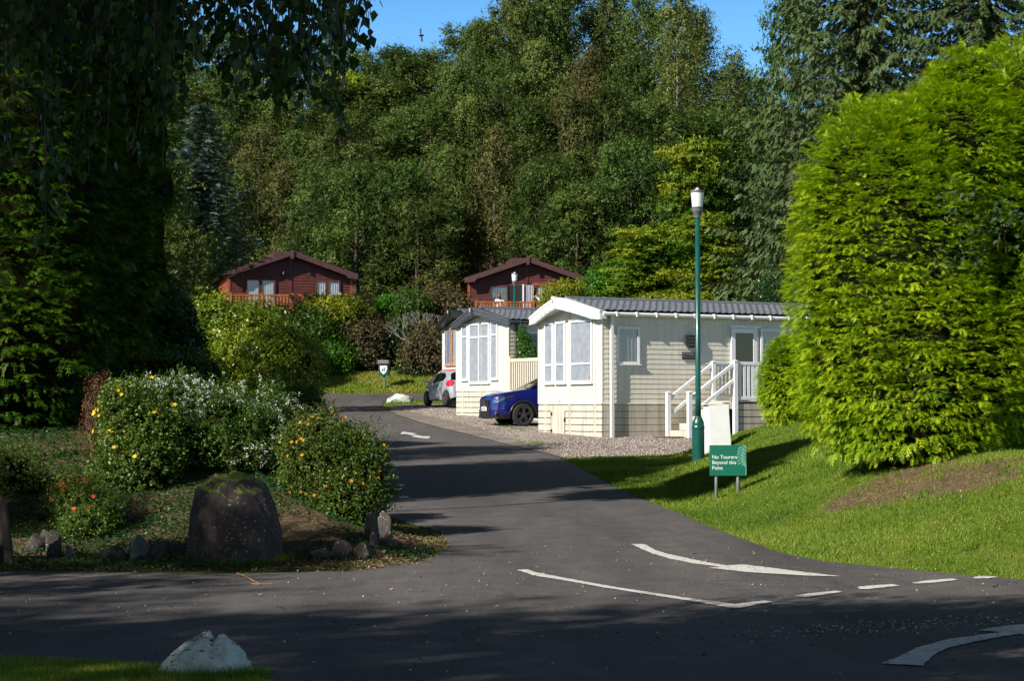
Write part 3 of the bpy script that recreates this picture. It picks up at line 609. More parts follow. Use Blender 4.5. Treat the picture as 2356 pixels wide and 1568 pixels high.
# rhododendron, dark
shrub('rhododendron', 'dark evergreen rhododendron right of the tall conifer hedge', [(X(330, 33), 33, 2.9, .7, .8, 1.35), (X(380, 33), 33, 2.2, .7, .8, 1.3), (X(420, 33), 33, 1.9, .55, .7, 1.0), (X(300, 33), 33, 3.5, .5, .6, .9), (X(340, 33), 32.7, 1.7, .9, .8, .9), (X(400, 33), 33.4, 3.2, .3, .5, .5)], 15000, M_DKGRN, .13, .04, r2, 'shrub', depth=.6, flat=.4, core=.75, k=13., droop=.3)
shrub('hebe_bush', 'shaded grey green bush with faint pale flowers below the rhododendron', boxlobes(255, 530, 800, 27.5, 960, .7, r2, 5), 16000, M_HEBE, .05, .02, r2, 'shrub', depth=.6, core=.7, k=14.)
# mid-left clipped hedge masses
shrub('hedge', 'sunlit yellow green hedge sloping down below the left timber lodge', boxlobes(455, 700, 745, 44, 960, 1.6, r2, 5) + [(X(500, 44), 44.5, Z(760, 44), .8, 1, .8), (X(560, 44), 44, Z(800, 44), 1.0, 1, .9)], 42000, M_HEDGE, .095, .048, r2, 'hedge', depth=.4, core=.7, k=15., tw=.42, bump=.25)
shrub('hedge', 'rounded beech hedge end standing at the left side of the road', boxlobes(560, 735, 768, 40.5, 935, 1.0, r2, 4) + [(X(650, 40.5), 40.3, Z(850, 40.5), .85, .9, .85)], 40000, M_HEDGE, .075, .046, r2, 'hedge', depth=.45, core=.74, k=16., tw=.3, bump=.18)
shrub('hedge', 'dark twiggy low hedge bottom beside the road left of the dashes', boxlobes(640, 745, 900, 33, 985, .5, r2, 3), 9000, M_MIDG, .06, .035, r2, 'hedge', depth=.7, core=.5, k=17., tw=.3)
# bank shrubs below and between the lodges
def bank(name, label, u0, u1, vt, vb, Y, n, mat, l, w, cat_='shrub', ry=1.4, **kw):
    kw.setdefault('tw', .7); kw.setdefault('bump', .28)
    if kw.get('core'): kw['core'] *= .85
    e = (u1 - u0) * .10
    vt += 16
    return shrub(name, label, boxlobes(u0 - e, u1 + e, vt + 6, Y, vb + 12, ry, r2, 6), int(n * 1.35), mat, l, w, r2, cat_, **kw)
bank('bank_shrub', 'dense green shrub directly under the left lodge railing', 470, 640, 690, 800, 88, 17000, M_MIDG, .16, .085, k=20., core=.7)
bank('bank_shrub', 'pale yellow leaved shrub in front of the middle of the left lodge railing', 700, 830, 668, 745, 93.5, 13000, M_YEL, .15, .09, k=21., core=.6, ry=1)
bank('bank_shrub', 'dark green shrub below the yellow leaved shrub on the bank', 600, 760, 692, 800, 92.5, 15000, M_MIDG, .15, .08, k=22., core=.7)
bank('bank_shrub', 'deep green bush standing on the mown bank edge left of the dog bin', 690, 800, 755, 862, 91.8, 14000, M_BRT, .14, .07, k=23., core=.7)
bank('bank_shrub', 'russet thicket between the deep green bush and the dog bin', 780, 880, 705, 850, 93, 12000, M_BRNL, .14, .07, k=24., core=.6)
bank('clipped_hedge', 'clipped bright green hedge at the right end of the left lodge railing', 868, 925, 660, 702, 97, 7000, M_BRT, .12, .07, 'hedge', ry=1, k=25., core=.85, bump=.06, tw=.2)
bank('bank_shrub', 'leafy green shrub right of the clipped bright hedge', 915, 985, 655, 760, 96, 11000, M_MIDG, .15, .08, k=26., core=.7)
bank('bank_shrub', 'brown leaved shrub just left of the right timber lodge', 975, 1075, 640, 760, 97, 12000, M_BRNL, .15, .08, k=27., core=.6)
bank('bank_shrub', 'dark shrub filling the bank behind the dog bin', 850, 960, 740, 850, 94, 12000, M_DKGRN, .15, .07, k=28., core=.8)
bank('bank_shrub', 'brownish thicket left of the black roofed caravan', 930, 1035, 735, 870, 91.8, 13000, M_BRNL, .14, .07, k=29., core=.6)
bank('bank_shrub', 'low grey green cotoneaster on the bank right of the dog bin', 925, 1010, 825, 868, 91.5, 8000, M_DKGRN, .12, .06, k=30., core=.6, ry=.9)
bank('bank_shrub', 'pale pink tinged shrub in front of the right timber lodge', 1255, 1350, 628, 720, 99, 12000, M_YEL, .14, .075, k=31., core=.0, ry=1.2, depth=.9)
bank('laurel', 'bright glossy laurel to the right of the right timber lodge', 1345, 1480, 590, 735, 103, 15000, M_BRT, .2, .09, k=32., core=.7)
bank('bank_shrub', 'low mixed shrub behind the slate roof of the white canopied caravan', 1440, 1640, 655, 740, 98, 14000, M_YEL, .16, .085, k=33., core=.7)
bank('bank_shrub', 'shrub against the left side wall of the left timber lodge', 400, 478, 600, 760, 94, 12000, M_MIDG, .15, .08, k=34., core=.7)
bank('bank_shrub', 'dark bush below the side of the left timber lodge', 360, 480, 700, 830, 80, 12000, M_DKGRN, .15, .08, k=35., core=.8)
shrub('holly_bush', 'grey green twiggy holly overhanging the right end of the slate roof', boxlobes(1735, 1815, 630, 56, 772, .9, r2, 4), 12000, M_DKGRN, .065, .038, r2, 'shrub', depth=.8, stems=24, k=36., core=.5)

# ---- trees for the hillside
def leafy_tree(H, R, seed, mat, nclump=34, per=950, l=.16, w=.09, crown_lo=.12, style='round', bark=BARK):
    rng = np.random.default_rng(seed); parts = []; tips = []
    for i in range(nclump):
        f = (i + .5) / nclump; th = i * 2.39996 + rng.normal() * .3
        if style == 'round': zz = crown_lo + (1 - crown_lo) * f; rad = R * math.sin(pi * min(1, max(.06, .12 + .86 * f) ** 1.0)) ** .6 * rng.uniform(.55, .95)
        elif style == 'birch': zz = crown_lo + (1 - crown_lo) * f; rad = R * (1 - f) ** .55 * rng.uniform(.35, .95) * .95
        else: zz = crown_lo + (1 - crown_lo) * f; rad = R * (1.02 - f * .75) * rng.uniform(.5, 1)
        c = np.array([math.cos(th) * rad, math.sin(th) * rad, zz * H]); cr = R * rng.uniform(.24, .40)
        if style == 'birch': s = np.array([cr * .8, cr * .8, cr * 1.5])
        elif style == 'layer': s = np.array([cr * 1.35, cr * 1.35, cr * .34])
        else: s = np.array([cr, cr, cr * .85])
        K = 13; ntw = per // K
        D = unit(rng.normal(size=(ntw, 3))); D[:, 2] = np.where(rng.random(ntw) < .35, np.abs(D[:, 2]), D[:, 2])
        if style == 'birch': P, D = twigs(c, s * .8, D, rng, K, cr * 1.15, .07, .1, .9)
        elif style == 'layer': P, D = twigs(c, s * .9, D, rng, K, cr * .8, .06, .0, .1); P[:, 2] = c[2] + (P[:, 2] - c[2]) * .55
        else: P, D = twigs(c, s * .85, D, rng, K, cr * .85, .07, .45, .1)
        V, Fq = leaves(P, D, rng, l, w, 1.0, .4 if style == 'birch' else 0)
        A = np.clip(.5 + .20 * rng.normal() + np.repeat(rng.normal(size=ntw) * .1, K) + rng.normal(size=len(P)) * .1, 0, 1)
        parts.append((V, Fq, np.repeat(A, 4))); tips.append(c)
    V, Fq, A = cat(parts); crown = fast_mesh('crown', V, Fq, mat, A)
    m = MB(); m.tube([(0, 0, -1.5), (.05, .03, H * .3), (-.04, .06, H * .62), (0, 0, H * .93)], [R * .055 + .05, R * .045 + .03, R * .028 + .01, .02], 8)
    for c in tips[::1]:
        z0 = max(.1 * H, c[2] - np.hypot(c[0], c[1]) * rng.uniform(.5, 1.0)); m.tube([(0, 0, z0), (c[0] * .5, c[1] * .5, (z0 + c[2]) * .5 + .1), tuple(c)], [.05, .035, .012], 5)
    me = bpy.data.meshes.new('trunk'); me.from_pydata(m.v, [], m.f); me.materials.append(bark)
    for p in me.polygons: p.use_smooth = True
    return dict(crown=crown, trunk=me, H=H, R=R)
def spruce(H, R, seed, mat, whorls=26, per=9, droop=.3, spr=.42, start=.06, dens=1.0, tip=.5, hang=1.1):
    rng = np.random.default_rng(seed); Ps = []; Ds = []; m = MB()
    m.tube([(0, 0, -1), (0, 0, H)], [R * .07 + .04, .02], 8)
    for k in range(whorls):
        f = start + (1 - start) * (k / whorls); z = f * H; rr = R * (1 - f) ** .75 + .12
        for j in range(per):
            a = 2 * pi * (j + rng.random() * .8) / per + k * 1.3; ln = rr * rng.uniform(.72, 1.12); up = tip * (1 - droop * 2)
            nseg = max(4, int(ln / .17 * dens)); ts = (np.arange(nseg) + .5) / nseg
            d = np.array([math.cos(a), math.sin(a)]); zz = z - droop * ln * np.sin(ts * pi * .6) + up * ln * ts ** 2 * .5
            B = np.stack([d[0] * ln * ts, d[1] * ln * ts, zz], 1)
            m.tube([tuple(B[0]), tuple(B[nseg // 2]), tuple(B[-2])], [.025, .010, .003], 4, cap=False)
            for sg in (-1, 0, 1):
                q = B + rng.normal(size=B.shape) * .04; dd = np.stack([np.full(nseg, d[0] * .75 - sg * d[1] * .75), np.full(nseg, d[1] * .75 + sg * d[0] * .75), np.full(nseg, -droop * hang + .05)], 1) + rng.normal(size=B.shape) * .18
                Ps.append(q); Ds.append(dd)
    P = np.concatenate(Ps); D = unit(np.concatenate(Ds)); tm = spray_tmpl(4, 1., .42, .085)
    V, Fq, A = sprays(P, D, rng, spr, tm, .4)
    crown = fast_mesh('crown', V, Fq, mat, A)
    me = bpy.data.meshes.new('trunk'); me.from_pydata(m.v, [], m.f); me.materials.append(BARK)
    return dict(crown=crown, trunk=me, H=H, R=R)
def plant(proto, name, label, cat_, x, y, H, R, rz=0, group=None, zoff=0, lean=0):
    t = thing(name, label, cat_, (x, y, tz(x, y) + zoff), rz, group)
    t.scale = (R / proto['R'], R / proto['R'], H / proto['H'])
    if lean: t.rotation_euler = (0, lean, rz)
    link('trunk', proto['trunk'], t); link('crown', proto['crown'], t)
    return t
M_OLV = leafmat('olive_tree_leaves', [(.040, .062, .014), (.096, .130, .030), (.17, .21, .056)], .25, .5, .28, spec=.12)
M_GRN = leafmat('green_tree_leaves', [(.027, .050, .011), (.070, .110, .024), (.135, .180, .042)], .3, .45, .25, spec=.12)
M_BRO = leafmat('bronze_tree_leaves', [(.046, .054, .016), (.102, .106, .032), (.165, .16, .052)], .25, .55, .22, spec=.12)
M_YLT = leafmat('yellowing_tree_leaves', [(.035, .08, .008), (.09, .16, .014), (.19, .25, .02), (.28, .29, .028)], .35, .5, .15, spec=.12)
M_SPR = leafmat('blue_green_needles', [(.045, .06, .014), (.062, .10, .028), (.105, .165, .065)], .12, .6, .12)
M_BSP = leafmat('silver_blue_needles', [(.025, .045, .03), (.07, .12, .09), (.19, .27, .23)], .1, .6, .05)
PR = {
 'olive1': leafy_tree(11, 3.2, 101, M_OLV, 40, 800, .17, .085, .10),
 'olive2': leafy_tree(11, 3.2, 102, M_OLV, 44, 720, .17, .085, .10, 'birch', BIRCHB),
 'green1': leafy_tree(11, 3.3, 103, M_GRN, 38, 820, .19, .10, .08),
 'green2': leafy_tree(11, 3.3, 104, M_GRN, 42, 760, .18, .10, .08),
 'bronze': leafy_tree(11, 3.2, 105, M_BRO, 44, 720, .16, .08, .10, 'birch', BIRCHB),
 'yellow': leafy_tree(9, 3.2, 106, M_YLT, 40, 700, .20, .11, .05, 'layer'),
 'high': leafy_tree(14, 1.8, 108, M_GRN, 22, 900, .2, .12, .76),
 'birch': leafy_tree(16, 3.0, 107, M_OLV, 46, 330, .19, .10, .25, 'birch', BIRCHB),
}
spr1 = spruce(20, 4.6, 31, M_SPR, 40, 9, .33, .62, .04)
spr3 = spruce(34, 8.2, 33, M_SPR, 60, 13, .34, .46, .03, dens=.8, hang=2.8)
spr2 = spruce(12, 3.0, 32, M_BSP, 32, 9, .10, .50, .05, tip=.9)
spr4 = spruce(13.4, 3.5, 35, M_BSP, 30, 10, .08, .42, .36, tip=1.1)
r3 = np.random.default_rng(77)
SKY = [(0, 60), (350, 95), (480, 60), (600, 92), (700, 100), (830, 128), (900, 132), (1000, 138), (1045, 105), (1090, 62), (1150, 20), (1250, -20), (1460, -10), (1500, 30), (1620, 40), (1650, 150), (1700, 165), (1760, 150), (2400, 150)]
COLW = ['left of the blue spruce', 'above the blue spruce tip', 'above the left lodge chimney side eave', 'above the left lodge ridge', 'above the left lodge right eave', 'above the clipped bright hedge', 'above the dog bin', 'above the left eave of the right lodge', 'above the short lamp', 'above the ridge of the right lodge', 'above the white caravan canopy', 'left of the tall lamp', 'behind the tall lamp', 'right of the tall lamp']
COLW[2] = 'above the left eave of the left lodge'
COLU = [330, 440, 545, 650, 760, 865, 965, 1065, 1165, 1265, 1370, 1475, 1580, 1690]
ROWS = [(117, 'at the hill foot'), (131, 'low on the hill'), (147, 'high on the hill'), (163, 'on the skyline')]
KINDS = {'olive1': ('grey olive rounded tree', 'broadleaf_tree'), 'olive2': ('grey olive drooping birch', 'birch_tree'), 'green1': ('mid green rounded tree', 'broadleaf_tree'), 'green2': ('deep green bushy tree', 'broadleaf_tree'), 'bronze': ('bronze brown thin birch', 'birch_tree'), 'yellow': ('yellowing layered tree', 'broadleaf_tree')}
GRID = ['green2 olive1 olive2 bronze olive1 green2 green1 olive2 bronze green2 green1 green2 yellow green2',
        'olive1 green1 bronze olive2 olive1 green2 green1 olive2 green1 bronze green1 green2 green1 olive1',
        'green1 olive1 green1 olive2 green1 green2 green1 olive2 olive1 olive2 bronze green1 olive2 green1',
        'green1 green2 olive1 green1 green2 green1 olive1 olive1 olive2 green1 olive2 olive1 olive2 green2']
TOPS = [lambda u: np.interp(u, [300, 700, 900, 1130, 1300, 1450, 1700], [420, 420, 395, 345, 400, 330, 420]),
        lambda u: np.interp(u, [300, 700, 900, 1130, 1300, 1450, 1700], [300, 300, 280, 235, 250, 230, 300]),
        lambda u: np.interp(u, [300, 700, 900, 1130, 1300, 1450, 1700], [190, 185, 190, 150, 110, 130, 240]),
        lambda u: np.interp(u, [a for a, b in SKY], [b for a, b in SKY])]
used = set()
for r, (Y, rw) in enumerate(ROWS):
    ks = GRID[r].split()
    for c, u in enumerate(COLU):
        uu = u + (35 if r % 2 else -15) + r3.uniform(-18, 18); YY = Y + r3.uniform(-3, 3)
        x = X(uu, YY); vt = TOPS[r](uu) + r3.uniform(-28, 28) * (1 if r < 3 else .35)
        if r == 3 and u > 1620: vt += 25
        zt = Z(vt, YY); H = max(5, zt - tz(x, YY)); R = (2.9 + .25 * r) * r3.uniform(.85, 1.2) * (1.15 if 'birch' not in KINDS[ks[c]][1] else .98)
        plant(PR[ks[c]], KINDS[ks[c]][1], f"{KINDS[ks[c]][0]} {rw} {COLW[c]}", 'tree', x, YY, H * 1.02, R, r3.uniform(0, 6.28), 'trees covering the wooded hill')
# extras on the hill
def px_tree(kind, name, label, u, vt, Y, R, zoff=0, group='trees covering the wooded hill', rz=None):
    x = X(u, Y); H = Z(vt, Y) - tz(x, Y) - zoff
    p = PR[kind] if isinstance(kind, str) else kind
    return plant(p, name, label, 'tree', x, Y, H, R, r3.uniform(0, 6.28) if rz is None else rz, group, zoff)
px_tree('birch', 'birch_tree', 'tall open birch with sky showing through near the top centre right', 1560, -35, 140, 3.3)
px_tree('birch', 'birch_tree', 'slim birch crown beside the sky gap, left of the open birch', 1480, -60, 152, 3.2)
px_tree('birch', 'birch_tree', 'sparse low birch in the sky gap left of the big spruces', 1690, 125, 138, 2.8)
px_tree('olive2', 'birch_tree', 'tallest grey birch cutting the top edge left of centre right', 1265, -60, 158, 4.2)
px_tree('olive1', 'broadleaf_tree', 'big rounded olive crown at the top edge right of the blue sky', 1180, 0, 156, 4.0)
px_tree('olive2', 'birch_tree', 'grey green birch shoulder stepping down into the blue sky', 1100, 60, 155, 3.4)
px_tree('green1', 'broadleaf_tree', 'pale round tree just below the skyline under the blue sky', 905, 128, 150, 3.5)
px_tree('yellow', 'broadleaf_tree', 'yellow topped tree below the skyline left of the pale round tree', 800, 165, 146, 3.2)
px_tree('yellow', 'broadleaf_tree', 'layered yellow green beech behind the tall lamp lantern', 1600, 325, 104, 3.1)
px_tree('yellow', 'broadleaf_tree', 'layered yellow beech above the middle of the slate caravan roof', 1480, 525, 101, 2.8)
px_tree('yellow', 'broadleaf_tree', 'yellow green beech low beside the lamp post above the slate roof', 1610, 500, 99, 2.7)
px_tree('green2', 'broadleaf_tree', 'dark green tree filling in behind the right lodge roof', 1330, 440, 112, 3.0)
px_tree('green1', 'broadleaf_tree', 'grey green sallow standing right of the left timber lodge', 820, 395, 109, 3.0)
px_tree('olive1', 'broadleaf_tree', 'olive sallow between the two timber lodges', 960, 470, 108, 2.8)
px_tree('green2', 'broadleaf_tree', 'green bush tree left behind the left timber lodge', 470, 500, 108, 2.6)
px_tree('green1', 'broadleaf_tree', 'small green tree beside the dark spruces behind the slate roof', 1690, 420, 106, 2.8)
px_tree(spr1, 'spruce_tree', 'dark narrow spruce on the skyline at the left of the blue sky', 762, -70, 150, 2.6)
px_tree(spr3, 'spruce_tree', 'huge drooping dark spruce behind the golden conifer with its top out of frame', 1990, -780, 82, 8.0, group='dark spruces at the right')
px_tree(spr3, 'spruce_tree', 'dark spruce at the top right corner behind the golden conifer', 2270, -780, 79, 7.6, group='dark spruces at the right', rz=2)
px_tree('green1', 'broadleaf_tree', 'bright green tree peeping out left of the huge spruce', 1830, -20, 96, 2.2)
px_tree(spr4, 'blue_spruce', 'silvery blue spruce with a bare leader left of the left timber lodge', 462, 235, 92, 3.9, group=None)
px_tree(spr2, 'blue_spruce', 'smaller blue spruce tucked left of the taller blue spruce', 375, 330, 90, 3.0, group=None)
px_tree('olive1', 'broadleaf_tree', 'grey green sallow in front of the blue spruce foot', 400, 540, 66, 1.8, group=None)
px_tree('green2', 'broadleaf_tree', 'dim tree between the conifer hedge and the blue spruce', 335, 380, 68, 2.6, group=None)
# brambles grown into the golden conifer
def bramble(label, spots, n, rng):
    t = thing('bramble', label, 'bramble', spots[0][:3]); P = []
    for (x, y, z), r in [(s_[:3], s_[3]) for s_ in spots]: P.append(np.array([x, y, z]) + rng.normal(size=(n, 3)) * [r, r * .35, r])
    P = np.concatenate(P) - np.array(spots[0][:3]); N0 = unit(np.tile([-.2, -1, .5], (len(P), 1)) + rng.normal(size=P.shape) * .4)
    V, Fq = leaves(P, N0, rng, .085, .055, 1.2, .2); link('foliage', fast_mesh('foliage', V, Fq, M_BRAM, np.repeat(rng.random(len(P)), 4)), t)
    m = MB(); a = Vector(spots[0][:3])
    for s_ in spots: m.tube([Vector(s_[:3]) - a + Vector((.1, .2, -.5)), Vector(s_[:3]) - a + Vector((0, 0, 0)), Vector(s_[:3]) - a + Vector((-.08, -.05, -.4))], [.008, .007, .004], 5)
    m.build('stem', TWIG, t)
M_BRAM = leafmat('bramble_leaves', [(.012, .03, .012), (.03, .06, .025), (.06, .09, .045)], .15, .6, .05, spec=.1)
bramble('dark bramble leaves growing out of the upper right of the golden conifer', [(X(2205, 24.2), 24.2, Z(480, 24.2), .16), (X(2240, 24.2), 24.2, Z(555, 24.2), .2), (X(2190, 24.1), 24.1, Z(600, 24.1), .13), (X(2310, 24.3), 24.3, Z(500, 24.3), .12)], 90, r2)
bramble('dark bramble leaves low in the front of the golden conifer', [(X(2150, 23.7), 23.7, Z(915, 23.7), .13), (X(2110, 23.8), 23.8, Z(860, 23.8), .09)], 45, r2)
for i_, (u_, Y_, k_, nm_) in enumerate(((2520, 96, 'green1', 'nearest'), (2680, 104, 'olive1', 'second'), (2860, 98, 'green2', 'third'), (2600, 118, 'green2', 'fourth'), (2440, 112, 'olive1', 'fifth'), (3050, 110, 'green1', 'farthest'))):
    px_tree(k_, 'broadleaf_tree', nm_ + ' broadleaf tree beyond the right edge of the photo', u_, 60 + 30 * i_, Y_, 4.6)
# bare little tree on the bank
m = MB(); t = thing('bare_tree', 'small bare forked tree on the bank right of the dog bin', 'tree', (X(965, 92.2), 92.2, tz(X(965, 92.2), 92.2)))
def branch(p, d, L, r, k):
    q = p + d * L; m.tube([p, p.lerp(q, .5) + Vector((random.uniform(-.05, .05), 0, .03)) * L, q], [r, r * .8, r * .6], 5)
    if k:
        for _ in range(3): branch(q, (d + Vector((random.uniform(-.8, .8), random.uniform(-.7, .7), random.uniform(-.1, .5)))).normalized(), L * .72, r * .62, k - 1)
branch(Vector((0, 0, -.1)), Vector((0, 0, 1)), .9, .11, 0)
for dx in (-.55, .1, .5): branch(Vector((0, 0, .75)), Vector((dx, random.uniform(-.3, .3), .85)).normalized(), .85, .075, 4)
m.build('trunk', BIRCHB, t)
# trees off frame, behind and left of the camera, whose shade lies over the foreground
def shade(kind, label, x, y, H, R, rz):
    return plant(PR[kind], 'roadside_tree', label, 'tree', x, y, H, R, rz)
# ------------------------------------------------------------------ static caravans
def lap_panel(mb, o, u, n, z0, z1, h, span, off=.012, mi=0):
    """lap boards on the plane through o with axis u and outward normal n; span(z)->(u0,u1)"""
    o = Vector(o); u = Vector(u); n = Vector(n); up = Vector((0, 0, 1)); z = z0
    while z < z1 - 1e-3:
        zt = min(z + h, z1); a = span(z); b = span(zt)
        if a[1] - a[0] > .02:
            if b[1] - b[0] < .01: mid = (b[0] + b[1]) / 2; b = (mid - .005, mid + .005)
            P = [o + u * a[0] + up * z + n * off, o + u * a[1] + up * z + n * off, o + u * b[1] + up * (zt) + n * .0, o + u * b[0] + up * (zt) + n * .0,
                 o + u * a[0] + up * z, o + u * a[1] + up * z]
            mb.add(P, [(0, 1, 2, 3), (4, 5, 1, 0)], mi)
        z = zt
    return mb
def window(parent, o, u, n, w, h, mull=(), trans=(), fr=.06, sill=True, curtain=CURT, glass=GLASS, frame=WHITE, name='window', dep=.05):
    """o: bottom left corner on the wall"""
    o = Vector(o); u = Vector(u); n = Vector(n); up = Vector((0, 0, 1))
    M = Matrix((u, n, up)).transposed()
    def bx(mb, u0, u1, z0, z1, d0, d1): mb.box(o + u * (u0 + u1) / 2 + up * (z0 + z1) / 2 + n * (d0 + d1) / 2, (u1 - u0, d1 - d0, z1 - z0), M=M)
    f = MB(); bx(f, 0, fr, 0, h, 0, dep); bx(f, w - fr, w, 0, h, 0, dep); bx(f, fr, w - fr, 0, fr, 0, dep); bx(f, fr, w - fr, h - fr, h, 0, dep)
    for x in mull: bx(f, x - fr / 2, x + fr / 2, fr, h - fr, 0, dep)
    for z in trans: bx(f, fr, w - fr, z - fr * .4, z + fr * .4, 0, dep - .004)
    fo = f.build(name, frame, parent)
    c = MB(); nn = int((w - 2 * fr) / .022)
    vs = []; fs = []
    rr = random.Random(int(w * 977 + h * 31))
    ph = rr.random() * 6
    for i in range(nn + 1):
        x = fr + (w - 2 * fr) * i / nn; d = .015 + .010 * math.sin(x * 62 + ph + 1.7 * math.sin(x * 9))
        for z in (fr, h - fr): vs.append(o + u * x + up * z + n * d)
    fs = [(2 * i, 2 * i + 2, 2 * i + 3, 2 * i + 1) for i in range(nn)]
    c.add(vs, fs); c.build('curtain', curtain, fo, smooth=True)
    g = MB(); bx(g, fr, w - fr, fr, h - fr, dep - .022, dep - .016); g.build('pane', glass, fo)
    if sill:
        s = MB(); bx(s, -.03, w + .03, -.035, -.002, 0, dep + .03); s.build('sill', frame, fo)
    return fo
def tiles(parent, x0, x1, y0, z0, y1, z1, mat, step=.33, name='roof_slope'):
    """pantile sheet roof from the eave (y0,z0) to the ridge (y1,z1), running x0..x1"""
    Ls = math.hypot(y1 - y0, z1 - z0); n = max(2, round(Ls / step)); nx = int((x1 - x0) / .03)
    xs = np.linspace(x0, x1, nx); rows = []
    for r in range(n):
        for t, dz in ((0, .045), (.25, .038), (1, .004)):
            rows.append(((r + t) / n, dz))
    ny, nzv = -(z1 - z0) / Ls, abs(y1 - y0) / Ls
    V = []
    for f, dz in rows:
        w = .017 * np.sin(xs * 2 * pi / .21) + dz + .012
        wx = .05 * np.maximum(0, np.sin(xs * 2 * pi / .21)) * (dz > .04)
        yy = y0 + (y1 - y0) * f; zz = z0 + (z1 - z0) * f
        sg = 1 if y1 > y0 else -1
        V.append(np.stack([xs, yy + sg * ny * w - sg * wx * .8, zz + nzv * w - wx * .2], 1))
    V = np.concatenate(V); i = np.arange(nx - 1)[None] + nx * np.arange(len(rows) - 1)[:, None]
    Fq = np.stack([i, i + 1, i + 1 + nx, i + nx], -1).reshape(-1, 4)
    if y1 < y0: Fq = Fq[:, ::-1]
    return link(name, fast_mesh(name, V, Fq, mat, None), parent)
def caravan(name, label, loc, rz, L, W=3.66, He=3.42, Hs=.95, rise=.38, canopy=WHITE, roofm=SLATE, gut=WHITE, wins=(), over=(.2, .48), sidem=CREAMS, cream=CREAM, skirtm=CREAMD, skirts=SIDESK, bh=.31, skt_front=True, hatch=True):
    t = thing(name, label, 'caravan', loc, rz)
    ym = W / 2; apex = He + rise
    # body shell a little inside the cladding
    b = MB(); prof = [(0, .02), (W, .02), (W, He), (ym, apex), (0, He)]
    b.prism([(p[0], p[1]) for p in prof], (.012, 0, 0), (0, 1, 0), (0, 0, 1), (1, 0, 0), L)
    b.v = [(x, y * (1 - .006) + .003 * W, z) for x, y, z in b.v]
    b.build('body_shell', DARK, t)
    w = MB(); gab = lambda z: (0.0, W) if z <= He else ((z - He) / rise * ym, W - (z - He) / rise * ym)
    lap_panel(w, (0, 0, 0), (0, 1, 0), (-1, 0, 0), Hs, apex - .02, .135, gab)
    for y in (0.0, .42, ym, W - .42, W):                       # trim strips
        wd = .05; zt = He if y in (0.0, W) else (He + (1 - abs(y - ym) / ym) * rise - .05)
        w.box2((-.03, max(-.012, y - wd), Hs), (0.0, min(W + .012, y + wd), zt - .02))
    w.box2((-.022, .05, Hs - .02), (0, W - .05, Hs + .10))
    w.build('front_wall', cream, t)
    w = MB(); lap_panel(w, (0, 0, 0), (1, 0, 0), (0, -1, 0), Hs, He, .135, lambda z: (0, L), .011)
    w.box2((0, -.03, Hs - .02), (L, 0, Hs + .015)); w.build('side_wall', sidem, t)
    w = MB(); lap_panel(w, (0, W, 0), (1, 0, 0), (0, 1, 0), Hs, He, .135, lambda z: (0, L), .02); w.build('side_wall', sidem, t)
    # boarded skirting with gaps
    k = MB(); z = .02; hb = (Hs - .04) / 5
    for i in range(5):
        k.box2((-.02, .01, z), (0.0, .40, z + hb - .022)); k.box2((-.022, .45, z), (0, ym - .03, z + hb - .022)); k.box2((-.022, ym + .03, z), (0, W - .45, z + hb - .022)); k.box2((-.02, W - .4, z), (0, W, z + hb - .022)); z += hb
    for q in (.425, ym, W - .425): k.box2((-.012, q - .05, .02), (-.004, q + .05, Hs - .02))
    if hatch: k.box2((-.034, ym + .25, .06), (-.022, ym + 1.02, .06 + hb * 3.8))
    k.build('front_skirting', skirtm, t)
    if hatch:
        h = MB(); h.box2((-.05, ym + .97, .15), (-.034, ym + 1.04, .24)); h.box2((-.05, ym + .97, .62), (-.034, ym + 1.04, .71)); h.box2((-.05, ym + .2, .45), (-.034, ym + .27, .55)); h.build('hatch_hinge', BLACK, t)
        for q in (ym + .24, ym + 1.03):
            h = MB(); h.box2((-.036, q - .008, .06), (-.03, q + .008, .06 + hb * 3.8)); h.build('hatch_gap', DARK, t)
    k = MB(); z = .02
    for i in range(5): k.box2((.02, -.02, z), (L, 0, z + hb - .013)); z += hb
    k.build('side_skirting', skirts, t)
    # roof
    ov = .17; ez = He + .03; sl = rise / ym
    roof = tiles(t, -.12, L + .1, -ov, ez - ov * sl, ym, ez + rise, roofm, name='roof')
    tiles(roof, -.12, L + .1, W + ov, ez - ov * sl, ym, ez + rise, roofm, name='roof_slope')
    rd = MB(); rd.tube([(-.12, ym, ez + rise + .03), (L + .1, ym, ez + rise + .03)], .07, 8); rd.build('ridge', roofm, roof)
    # gutter and brackets and downpipe
    g = MB(); gz = ez - ov * sl - .06
    g.tube([(-.1, -ov - .03, gz), (L + .1, -ov - .03, gz - .01)], .05, 8)
    for i in range(int(L / .62)): g.box((.3 + i * .62, -ov - .035, gz - .005), (.035, .13, .13))
    g.build('gutter', gut, t)
    g = MB(); g.box2((.18, -.14, .04), (.26, -.06, gz)); g.bar((.22, -.1, gz - .05), (.22, -ov, gz), .05, .05)
    g.build('downpipe', gut, t)
    s = MB(); s.box2((0, -ov, ez - ov * sl - .035), (L, 0, ez - ov * sl - .015)); s.build('soffit', gut, t)
